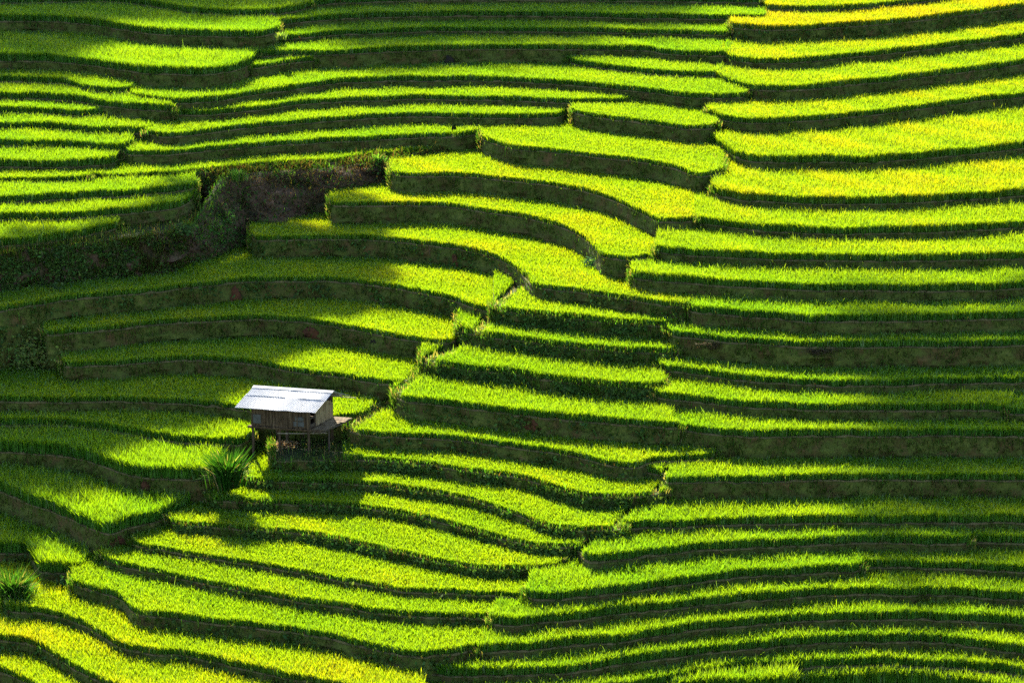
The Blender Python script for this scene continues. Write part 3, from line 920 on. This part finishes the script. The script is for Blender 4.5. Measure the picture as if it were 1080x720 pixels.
# battens, rail and pale brace on the front
bt = MB()
for x in (.02, .62, 1.25, 1.98, 2.62, LX - .03):
    bt.box(x - .03, x + .03, -.085, -.045, FZ - .08, WT, .006)
hpart('wall_batten', bt, M_WOOD, front_o)
br = MB().tube((1.52, -.11, FZ + .12), (1.78, -.11, FZ + .6), .024).tube((2.02, -.115, FZ + .1), (1.75, -.115, FZ + .58), .024)
hpart('brace', br, M_WOOD, front_o)
hpart('patch_sheet', MB().box(.08, .52, -.075, -.05, FZ + .12, FZ + .62, .008), M_SHEET, front_o)
hpart('patch_sheet', MB().box(2.42, 3.0, -.075, -.05, FZ + .10, FZ + .36, .008).box(2.5, 2.98, -.08, -.05, FZ + .42, FZ + .64, .008), M_SHEET, front_o)
# floor, joists, stilts
fl = MB()
for q in range(14):
    y = -.12 + q * (WD + .2) / 14
    fl.box(-.2 + random.uniform(-.05, .05), LX + .1, y, y + .17, FZ - .085, FZ - .045, .006)
hpart('floor', fl, M_WOOD)
for y in (.02, WD / 2, WD - .03):
    hpart('floor_beam', MB().tube((-.28, y, FZ - .15), (LX + .75, y, FZ - .14), .06, .055), M_WOOD)
for x in (.0, 1.55, LX - .03):
    for y in (.02, WD - .05):
        hpart('stilt', MB().tube((x + random.uniform(-.04, .04), y, -.35), (x, y, FZ - .19), .075, .06, 9, random.uniform(-.03, .03)), M_WOOD)
hpart('stilt', MB().tube((1.2, WD * .55, -.35), (1.2, WD * .55, FZ - .19), .07, .06, 9), M_WOODD)
hpart('rail_pole', MB().tube((1.5, -.09, FZ - .38), (LX + .75, .5, FZ - .36), .03, .025, 7, .03), M_BAMBOO)
# porch along the right side
pc = MB()
for q in range(8):
    y = .12 + q * .29
    pc.box(LX + .06, LX + .88 + random.uniform(-.06, .08) + (.18 if q > 4 else 0), y, y + .27, FZ - .10 + .012 * q, FZ - .065 + .012 * q, .008)
porch_o = hpart('porch_deck', pc, M_WOODK)
hpart('porch_beam', MB().tube((LX + .8, -.05, FZ - .17), (LX + .98, WD + .1, FZ - .1), .05).tube((LX + .3, -.1, FZ - .17), (LX + .3, WD, FZ - .12), .045), M_WOODD, porch_o)
for y in (.5, WD):
    hpart('stilt', MB().tube((LX + .85, y, -.4), (LX + .85, y, FZ - .18), .055, .05, 8), M_WOODD)

# ---------------------------------------------------------------- small things on the banks
def dist_pt(px, py, key, dz=0, dy=0):
    p = hit(px, py, T[key]['z'] + dz)
    return (p[0], p[1] + dy, p[2])

def grass_clump(name, label, px, py, key, n, hh, spread, col, dy=0, dry=.1, cat='grass clump', group=None):
    loc = dist_pt(px, py, key, 0, dy)
    root_r = np.abs(rng.normal(0, spread * .35, n)); ang = rng.uniform(0, 2 * math.pi, n)
    P = np.stack([loc[0] + root_r * np.cos(ang), loc[1] + root_r * np.sin(ang), np.full(n, loc[2] - .1)], 1)
    h = hh * rng.uniform(.45, 1.05, n)
    out = rng.uniform(.05, .65, n) * h
    a2 = ang + rng.normal(0, .5, n)
    c = jitter(col, n, .25); d = rng.uniform(size=n) < dry; c[d] = jitter((.22, .19, .09), int(d.sum()), .2)
    V, F, C = blades(P, h, rng.uniform(.05, .095, n), np.stack([np.cos(a2) * out, np.sin(a2) * out], 1), c * .7, c)
    # drooping outer tips
    nd = n // 2
    P2 = P[:nd] + np.stack([np.cos(ang[:nd]) * .1, np.sin(ang[:nd]) * .1, h[:nd] * .5], 1)
    o2 = hh * rng.uniform(.25, .5, nd)
    V2 = blades(P2, h[:nd] * .12, rng.uniform(.03, .06, nd), np.stack([np.cos(a2[:nd]) * o2, np.sin(a2[:nd]) * o2], 1), c[:nd], c[:nd] * 1.1)
    V, F, C = merge([(V, F, C), V2])
    V = V - np.array(loc)
    o = link_mesh(name, V, F, M_WEED, None, C)
    o.location = loc
    o['label'] = label; o['category'] = cat
    if group: o['group'] = group
    return o

def shrub(name, label, px, py, key, n, r, hgt, col, size=(.10, .22), dy=0, cat='shrub', group=None):
    loc = np.array(dist_pt(px, py, key, 0, dy))
    ob = MB()
    tips = []
    for q in range(7):
        an = random.uniform(0, 6.28); rr = r * random.uniform(.3, .8); hq = hgt * random.uniform(.5, .95)
        ob.tube((0, 0, -.15), (rr * math.cos(an), rr * math.sin(an), hq), .022, .008, 5, .04)
        tips.append((rr * math.cos(an), rr * math.sin(an), hq))
    tips = np.array(tips)
    s = rng.integers(0, len(tips), n)
    P = tips[s] * rng.uniform(.35, 1.05, (n, 1)) + rng.normal(0, r * .22, (n, 3)); P[:, 2] = np.maximum(P[:, 2], .03)
    nr = P * np.array((1, 1, .6)) / r + rng.normal(0, .5, (n, 3)) + np.array((0, -.2, .6)); nr /= np.linalg.norm(nr, axis=1)[:, None]
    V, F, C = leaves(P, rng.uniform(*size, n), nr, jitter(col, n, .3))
    root = thing(name, label, cat, tuple(loc), group)
    st = link_mesh('stem', ob.V, ob.F, M_WOODD); st.parent = root
    fo = link_mesh('foliage', V, F, M_WEED, None, C); fo.parent = root
    return root

grass_clump('grass_clump', 'large spiky grass clump growing at the end of the terrace left of the hut', 240, 511, 'C9', 760, 2.1, .95, (.022, .072, .010), dy=-.25)
grass_clump('grass_clump', 'pale feathery grass clump by the left edge, above the yellow rows', 12, 640, 'H1', 620, 1.8, 1.1, (.03, .085, .012), dy=.8)
grass_clump('grass_clump', 'bright green grass tuft on top of the weedy brown bank, beside its dark hollow', 252, 188, 'B9', 150, .75, .6, (.09, .19, .03), dy=-.1)
grass_clump('grass_clump', 'bright green grass tuft hanging from the lowest arching row, right of the bank top', 399, 170, 'B9', 110, .65, .5, (.09, .19, .03), dy=-.1)
grass_clump('grass_clump', 'small pale grass tuft on the stony corner of the top middle rows', 296, 40, 'B1', 70, .6, .4, (.12, .2, .05), dy=-.1)
grass_clump('grass_clump', 'fine grass tuft at the notch ending the left strips', 133, 165, 'A8', 80, .7, .4, (.12, .2, .06), dy=.3)
shrub('shrub', 'pale leafy shrub at the foot of the hut porch', 357, 462, 'F6', 260, .55, .9, (.14, .22, .05), dy=.2)
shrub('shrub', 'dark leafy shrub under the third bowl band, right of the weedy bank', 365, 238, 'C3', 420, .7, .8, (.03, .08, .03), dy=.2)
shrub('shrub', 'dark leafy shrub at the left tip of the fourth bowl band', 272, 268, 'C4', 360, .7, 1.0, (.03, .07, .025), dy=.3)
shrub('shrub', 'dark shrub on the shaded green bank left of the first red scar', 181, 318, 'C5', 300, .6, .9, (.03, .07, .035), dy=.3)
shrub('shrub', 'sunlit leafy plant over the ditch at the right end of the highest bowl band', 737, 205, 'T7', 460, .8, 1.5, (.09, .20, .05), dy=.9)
shrub('shrub', 'bluish leafy shrub under the ridge corner of the third bowl band', 628, 288, 'C3', 460, .8, .9, (.04, .10, .03), dy=.5)
shrub('shrub', 'round weed bush on the bank below the second ridge row', 597, 382, 'F3', 240, .5, .6, (.035, .10, .03), dy=.15)
shrub('shrub', 'bluish weed bush at the tip of the row starting by the porch', 658, 497, 'F6', 260, .55, .6, (.05, .10, .05), dy=.2)
shrub('shrub', 'tangled green shrub at the left edge between the fifth and eighth bowl bands', 14, 396, 'C7', 1500, 1.9, 2.2, (.09, .14, .03), dy=.6)
shrub('shrub', 'low olive shrub beside the tangled one, at the left tip of the sixth bowl band', 50, 398, 'C7', 1100, 1.4, 1.9, (.12, .15, .035), dy=.5)
shrub('shrub', 'dark bush in the lower left ditch under the square ended terrace', 72, 630, 'H1', 420, .8, .8, (.02, .06, .015), dy=.9)
shrub('shrub', 'low leafy weeds on the ditch bank between the hut clump and the tall tongue terrace', 160, 520, 'C10', 520, .9, .6, (.035, .09, .05), dy=1.6)

shrub('shrub', 'dry brown bush hanging on the corner of the weedy bank', 243, 258, 'C4', 1300, 1.2, 1.9, (.15, .105, .05), (.06, .2), dy=-.2)
shrub('shrub', 'leafy green shrub on the shoulder of the weedy bank, left of the dry bush', 208, 250, 'C4', 1300, 1.3, 2.3, (.07, .15, .03), dy=.9)
shrub('shrub', 'green shrub climbing the weedy bank below the end of the left strips', 222, 212, 'K', 900, 1.0, 1.2, (.07, .15, .03), dy=.2)
shrub('shrub', 'dark scrub in the middle of the steep part of the weedy bank', 290, 228, 'C3', 800, 1.1, 1.2, (.04, .055, .02), dy=1.4)
shrub('shrub', 'low scrub at the right end of the weedy bank, beside the second bowl band', 392, 200, 'C2', 700, 1.0, 1.0, (.03, .075, .018), dy=1.2)
shrub('shrub', 'pale olive scrub at the far left of the weedy bank', 20, 292, 'C4', 900, 1.4, 1.3, (.06, .08, .022), dy=.8)
# the rough slope of the bank, sweeping from the left ledge up to the foot of the arching rows
def rough_slope():
    zK, z9, z4, z3, z2 = (T[q]['z'] for q in ('K', 'B9', 'C4', 'C3', 'C2'))
    ctl = [(140, 252, zK, 150, 293, z4), (185, 243.5, zK, 208, 283, z4), (205, 233, zK + .1, 238, 275, z4), (219, 211, zK + .7, 258, 266, z4 + .05),
           (235, 187, z9 - .1, 274, 252, z4 + .6), (262, 182.5, z9 - .05, 300, 243, z3), (300, 179.5, z9 - .05, 335, 230, z3), (345, 176.5, z9 - .05, 362, 213, z2 - .3), (390, 171.5, z9 - .05, 395, 199, z2), (418, 167.5, z9 - .05, 414, 190, z2 + .5)]
    top = np.array([hit(*q[:3]) for q in ctl]); bot = np.array([hit(*q[3:]) for q in ctl])
    NS, NR = 150, 22
    t = np.arange(len(ctl)); ts = np.linspace(0, len(ctl) - 1, NS)
    tp = np.stack([pchip(t, top[:, q], ts) for q in range(3)], 1); bt = np.stack([pchip(t, bot[:, q], ts) for q in range(3)], 1)
    bt[:, 2] -= .15
    g = np.zeros((NR, NS, 3))
    def vn(a, b, seed):
        r = np.random.default_rng(seed).normal(size=(int(NR / a) + 3, int(NS / b) + 3))
        x = np.arange(NR) / a; y = np.arange(NS) / b
        i, j = x.astype(int), y.astype(int); fx = (x - i)[:, None]; fy = (y - j)[None]
        fx = fx * fx * (3 - 2 * fx); fy = fy * fy * (3 - 2 * fy)
        return (r[i][:, j] * (1 - fx) + r[i + 1][:, j] * fx) * (1 - fy) + (r[i][:, j + 1] * (1 - fx) + r[i + 1][:, j + 1] * fx) * fy
    dis = .22 * vn(6, 14, 1) + .14 * vn(3, 5, 2) + .07 * vn(1.5, 2, 3)
    for q in range(NR):
        f = q / (NR - 1)
        w = math.sin(math.pi * f) ** .6
        g[q] = tp * (1 - f) + bt * f
        g[q, :, 1] -= w * (.15 + dis[q]); g[q, :, 2] += w * (.12 + .5 * dis[q])
    idx = np.arange(NR * NS).reshape(NR, NS)
    F = [tuple(v) for v in np.stack([idx[:-1, :-1], idx[1:, :-1], idx[1:, 1:], idx[:-1, 1:]], -1).reshape(-1, 4)]
    root = T['K']['root']
    link_mesh('rough_slope', g.reshape(-1, 3), F, M_SOIL, root)
    n = 15000
    a, b = rng.integers(0, NR - 1, n), rng.integers(0, NS - 1, n)
    P = g[a, b] + rng.normal(0, .06, (n, 3)); P[:, 1] -= .03
    sx = b / NS; tt = a / NR
    green = np.clip(1.2 - np.abs(sx - .28) * 4.5, 0, 1) * .8 + .5 * (tt > .8) + .5 * (tt < .12) + .35 * np.sin(P[:, 0] * 2.2 + 2 * np.sin(P[:, 2] * 2.4))
    isg = rng.uniform(size=n) < np.clip(green, .06, .95)
    c = jitter((.055, .038, .022), n, .4); c[isg] = jitter((.045, .100, .018), int(isg.sum()), .35)
    keep = rng.uniform(size=n) < np.where(isg, .95, .6)
    P, c, isg = P[keep], c[keep], isg[keep]; n = len(P)
    nr = np.stack([rng.normal(-.2, .5, n), rng.normal(-.6, .4, n), rng.normal(.7, .3, n)], 1); nr /= np.linalg.norm(nr, axis=1)[:, None]
    h = n // 2
    pa = leaves(P[:h], rng.uniform(.07, .24, h), nr[:h], c[:h])
    m = n - h
    pb = blades(P[h:], rng.gamma(2.5, .07, m) + .05, rng.uniform(.015, .045, m), np.stack([rng.normal(0, .16, m), rng.normal(-.16, .14, m)], 1), c[h:] * .9, c[h:])
    V, Fc, C = merge([pa, pb])
    w = link_mesh('bank_scrub', V, Fc, M_WEED, root, C); w['kind'] = 'stuff'
rough_slope()
# pale trodden grass along the seams where terrace ends meet
def seam_grass():
    parts = []
    for pts, w in SEAMS:
        n = int(sum(math.hypot(b[0] - a[0], b[1] - a[1]) for a, b in zip(pts, pts[1:])) * w * (4.5 if w > 5 else 1.6))
        t = rng.uniform(0, len(pts) - 1, n); q = np.array(pts, float)
        px = np.interp(t, np.arange(len(pts)), q[:, 0]) + rng.normal(0, w * .45, n); py = np.interp(t, np.arange(len(pts)), q[:, 1]) + rng.normal(0, w * .4, n)
        P = []
        for x, y in zip(px, py):
            X, Y, Z = hit(x, y, level_at_px(x, y))
            hz = height_at(X / Y, Y)
            P.append((X, Y, (hz if hz is not None else Z)))
        P = np.array(P)
        c = jitter((.085, .15, .025), n, .35); d = rng.uniform(size=n) < .35
        c[d] = jitter((.24, .21, .09), int(d.sum()), .3)
        k = n // 3
        parts.append(blades(P[k:], rng.gamma(2.5, .07, n - k) + .08, rng.uniform(.02, .05, n - k), rng.normal(0, .11, (n - k, 2)), c[k:] * .85, c[k:]))
        nr = np.stack([rng.normal(-.2, .5, k), rng.normal(-.3, .5, k), rng.normal(.8, .3, k)], 1); nr /= np.linalg.norm(nr, axis=1)[:, None]
        P[:k, 2] += rng.uniform(.02, .3, k)
        parts.append(leaves(P[:k], rng.uniform(.08, .22, k), nr, c[:k]))
    V, F, C = merge(parts)
    o = link_mesh('seam_grass', V, F, M_WEED, None, C); o['kind'] = 'stuff'
# bank weeds that sit on the big brown bank, each clump its own plant
wl = [('low weed clump on the lower left foot of the brown bank, in shade', 60, 307), ('low weed clump half way along the foot of the brown bank', 130, 291), ('low weed clump at the foot of the brown bank beside the fourth bowl band', 215, 272), ('weed clump on the upper lip of the brown bank near its bend', 196, 246)]
for q, (lb, x, y) in enumerate(wl):
    shrub('weed_clump', lb, x, y, 'C4' if q < 3 else 'K', 380, .8, .55, (.04, .075, .02), dy=-.5 if q < 3 else -.2, cat='weeds')

def heap(name, label, px, py, key, n, rx, ry, hz, cols, cat, dy=0, drape=False):
    loc = np.array(hit(px, y_at(T[key], px), T[key]['z']) if drape else dist_pt(px, py, key, 0, dy))
    ang = rng.uniform(0, 2 * math.pi, n); rr = np.sqrt(rng.uniform(0, 1, n))
    if drape:                                          # slumped down the bank face
        xx = rng.normal(0, rx * .5, n); zz = -hz * rng.beta(1.2, 2.0, n) * (1 - .5 * np.minimum(np.abs(xx) / rx, 1))
        P = np.stack([xx, LEAN * zz - .10 - ry * rng.uniform(0, 1, n), zz], 1)
    else:
        P = np.stack([rx * rr * np.cos(ang), ry * rr * np.sin(ang), hz * (1 - rr**2) * rng.uniform(.2, 1, n)], 1)
    yaw = rng.uniform(0, 2 * math.pi, n); l = rng.uniform(.15, .45, n)
    c = np.asarray(cols)[rng.integers(0, len(cols), n)] * np.exp(rng.normal(0, .25, (n, 1)))
    V, F, C = blades(P, rng.uniform(.01, .09, n), rng.uniform(.02, .05, n), np.stack([np.cos(yaw) * l, np.sin(yaw) * l], 1), c, c)
    o = link_mesh(name, V, F, M_WEED, None, C); o.location = tuple(loc)
    o['label'] = label; o['category'] = cat
    return o
heap('straw_heap', 'reddish brown straw slumped down the tall bank, nearer the ridge seam', 757, 366, 'T11', 620, 1.0, .14, .62, [(.10, .062, .036), (.13, .09, .055), (.06, .05, .02)], 'straw heap', drape=True)
heap('straw_heap', 'grey brown straw slumped down the tall bank, farther right of the two', 864, 375, 'T11', 420, .75, .14, .5, [(.085, .065, .04), (.12, .09, .06)], 'straw heap', drape=True)
heap('brushwood_pile', 'tan and reddish scraps of brushwood heaped under the hut', 300, 470, 'F6', 700, .85, .6, .22, [(.48, .34, .18), (.36, .18, .11), (.55, .44, .27), (.2, .12, .07)], 'brushwood')

# bank-face patches: bare red scars, and a hollow's shade put into colour
def patch(name, px, py, wpx, hpx, key, m, seed):
    t = T[key]; r = random.Random(seed)
    base = hit(px, y_at(t, px), t['z'])
    top = t['z'] - max((py - y_at(t, px)) - hpx / 2, 1) * base[1] / F_PX * 1.02
    hh = hpx * base[1] / F_PX; ww = wpx * base[1] / F_PX
    mb = MB(); n = 7; K = 7
    tanx = (hit(px + 6, y_at(t, px + 6) or y_at(t, px), t['z'])[1] - hit(px - 6, y_at(t, px - 6) or y_at(t, px), t['z'])[1]) / (12 * base[1] / F_PX)
    for q in range(K):
        f = q / (K - 1)
        for p in range(n):
            g = p / (n - 1) - .5
            wv = ww * (.45 + .75 * f**.7) * (1 + .28 * r.uniform(-1, 1))
            x = base[0] + g * wv + .12 * ww * f
            z = top - hh * f + .12 * r.uniform(-1, 1) - .5 * hh * abs(g)**2 * (1 - f)
            edge = min(q, K - 1 - q, p, n - 1 - p)
            y = base[1] + tanx * g * wv - LEAN * (t['z'] - z) - (.16 + .04 * r.uniform(-1, 1) if edge else -.02)
            mb.V.append((x, y, z))
    for q in range(K - 1):
        for p in range(n - 1):
            mb.F.append((q * n + p, q * n + p + 1, (q + 1) * n + p + 1, (q + 1) * n + p))
    return link_mesh(name, mb.V, mb.F, m, t['root'], smooth=True)
patch('bare_soil_scar', 248, 310, 15, 22, 'C4', M_SCAR, 1)
patch('bare_soil_scar', 480, 276, 9, 18, 'C3', M_SCAR, 2)
patch('bare_soil_scar', 327, 351, 20, 14, 'C5', M_SCAR, 3)
patch('bare_soil_scar', 394, 363, 15, 14, 'C5', M_HOLE, 4)
patch('bare_soil_scar', 561, 448, 22, 14, 'F4', M_SCAR, 5)
patch('bare_soil_scar', 152, 513, 12, 14, 'C9', M_SCAR, 6)
patch('dark_hollow', 473, 63, 12, 10, 'B3', M_HOLE, 7)
patch('bare_soil_scar', 705, 144, 14, 12, 'CB', M_SCAR, 8)
patch('bare_soil_scar', 125, 572, 22, 18, 'C10', M_SCAR, 9)

# ---------------------------------------------------------------- unseen clouds, added and shaped to cast shade on parts of the hill
def cloud_material(name, clear):
    m, nt, out = mat(name)
    df = N(nt, 'ShaderNodeBsdfDiffuse', Color=(.85, .86, .88, 1))
    tr = N(nt, 'ShaderNodeBsdfTransparent')
    mx = N(nt, 'ShaderNodeMixShader', Fac=clear)
    nt.links.new(df.outputs[0], mx.inputs[1]); nt.links.new(tr.outputs[0], mx.inputs[2])
    nt.links.new(mx.outputs[0], out.inputs['Surface'])
    return m
def inside(p, poly):
    x, y = p; c = False
    for (x1, y1), (x2, y2) in zip(poly, poly[1:] + poly[:1]):
        if (y1 > y) != (y2 > y) and x < (x2 - x1) * (y - y1) / (y2 - y1) + x1:
            c = not c
    return c
def level_at_px(x, y):
    c = [(y_at(T[k], x), T[k]['z']) for k in KEYS if y_at(T[k], x) is not None]
    c.sort()
    return float(np.interp(y, [q[0] for q in c], [q[1] for q in c]))
seam_grass()
def shade_cloud(poly, clear, alt, seed, rad=(1.0, 2.0), zfix=None):
    e, a = math.radians(SUN_EL), math.radians(SUN_AZ)
    sd = np.array((-math.sin(a) * math.cos(e), math.cos(a) * math.cos(e), math.sin(e)))
    r = random.Random(seed)
    Q = []
    for (x, y) in poly:
        z = zfix if zfix is not None else level_at_px(max(-140, min(1220, x)), y) + .4
        p = np.array(hit(x, y, z)); Q.append(tuple((p + sd * (alt - z) / sd[2])[:2]))
    xs = [q[0] for q in Q]; ys = [q[1] for q in Q]
    mb = MB()
    t = (1 + 5**.5) / 2
    iv = [np.array(v) / math.sqrt(1 + t * t) for v in ((-1, t, 0), (1, t, 0), (-1, -t, 0), (1, -t, 0), (0, -1, t), (0, 1, t), (0, -1, -t), (0, 1, -t), (t, 0, -1), (t, 0, 1), (-t, 0, -1), (-t, 0, 1))]
    fi = [(0, 11, 5), (0, 5, 1), (0, 1, 7), (0, 7, 10), (0, 10, 11), (1, 5, 9), (5, 11, 4), (11, 10, 2), (10, 7, 6), (7, 1, 8), (3, 9, 4), (3, 4, 2), (3, 2, 6), (3, 6, 8), (3, 8, 9), (4, 9, 5), (2, 4, 11), (6, 2, 10), (8, 6, 7), (9, 8, 1)]
    y = min(ys)
    while y < max(ys):
        x = min(xs)
        while x < max(xs):
            if inside((x, y), Q):
                R = r.uniform(*rad); b = len(mb.V)
                cx, cy, cz = x + r.uniform(-.4, .4), y + r.uniform(-.4, .4), alt + r.uniform(-.5, 1.5)
                for v in iv:
                    mb.V.append((cx + v[0] * R, cy + v[1] * R, cz + v[2] * R * .8))
                mb.F += [tuple(b + q for q in f) for f in fi]
            x += 1.15
        y += 1.15
    o = link_mesh('shade_cloud', mb.V, mb.F, cloud_material('shade_cloud_%d' % seed, clear))
    o['kind'] = 'structure'
    return o
shade_cloud([(-260, 285), (0, 282), (100, 270), (190, 256), (245, 216), (330, 200), (396, 212), (368, 242), (320, 288), (272, 334), (205, 376), (124, 416), (66, 440), (46, 474), (2, 518), (-40, 540), (-260, 570)], .27, 70, 1, (1.3, 2.2))
shade_cloud([(965, 318), (1230, 312), (1230, 415), (1070, 412), (900, 396), (880, 372)], .5, 130, 2, (1.2, 2.2))
shade_cloud([(850, 440), (1230, 436), (1230, 512), (925, 505), (895, 478)], .5, 130, 3, (1.2, 2.2))
shade_cloud([(-150, -30), (330, -30), (330, -2), (150, 2), (80, 34), (-150, 44)], .55, 130, 5, (1.2, 2.2))
shade_cloud([(330, -40), (700, -40), (700, -6), (540, 16), (330, 24)], .7, 130, 6, (1.2, 2.2))
shade_cloud([(-140, 322), (60, 311), (190, 277), (268, 267), (330, 258), (330, 285), (262, 312), (150, 342), (-140, 365)], .27, 70, 8, (.75, 1.05), T['C4']['z'] + .3)  # extra unseen piece, added to shade a lit gap in the bowl
# ---------------------------------------------------------------- light, sky, camera
e, a = math.radians(SUN_EL), math.radians(SUN_AZ)
SUN_DIR = np.array((-math.sin(a) * math.cos(e), math.cos(a) * math.cos(e), math.sin(e)))
from mathutils import Vector
ld = bpy.data.lights.new('sun', 'SUN'); ld.energy = 5.0; ld.angle = math.radians(.5); ld.color = (1, .93, .78)
lo = bpy.data.objects.new('sun', ld); COL.objects.link(lo)
lo.rotation_euler = Vector(SUN_DIR).to_track_quat('Z', 'Y').to_euler()
lo.location = (0, 200, 120)
W = bpy.data.worlds.new('World'); S.world = W; W.use_nodes = True
wn = W.node_tree
bg = wn.nodes.get('Background') or wn.nodes.new('ShaderNodeBackground')
sky = wn.nodes.new('ShaderNodeTexSky'); sky.sky_type = 'NISHITA'; sky.sun_disc = False
sky.sun_elevation = e; sky.sun_rotation = -a
wn.links.new(sky.outputs[0], bg.inputs['Color']); bg.inputs['Strength'].default_value = .08

cd = bpy.data.cameras.new('camera'); cam = bpy.data.objects.new('camera', cd); COL.objects.link(cam)
cd.sensor_fit = 'HORIZONTAL'; cd.sensor_width = 36; cd.lens = 36 * F_PX / 1080
cd.clip_start = 1; cd.clip_end = 3000
cam.location = (0, 0, CAM_H); cam.rotation_euler = (math.pi / 2 - PITCH, 0, 0)
S.camera = cam
S.view_settings.view_transform = 'Standard'; S.view_settings.look = 'None'
S.view_settings.exposure = EXPOSURE; S.view_settings.gamma = 1; S.view_settings.use_curve_mapping = False
S.render.engine = 'CYCLES'
S.cycles.max_bounces = 8; S.cycles.diffuse_bounces = 3; S.cycles.transmission_bounces = 4; S.cycles.glossy_bounces = 2
S.cycles.use_denoising = False
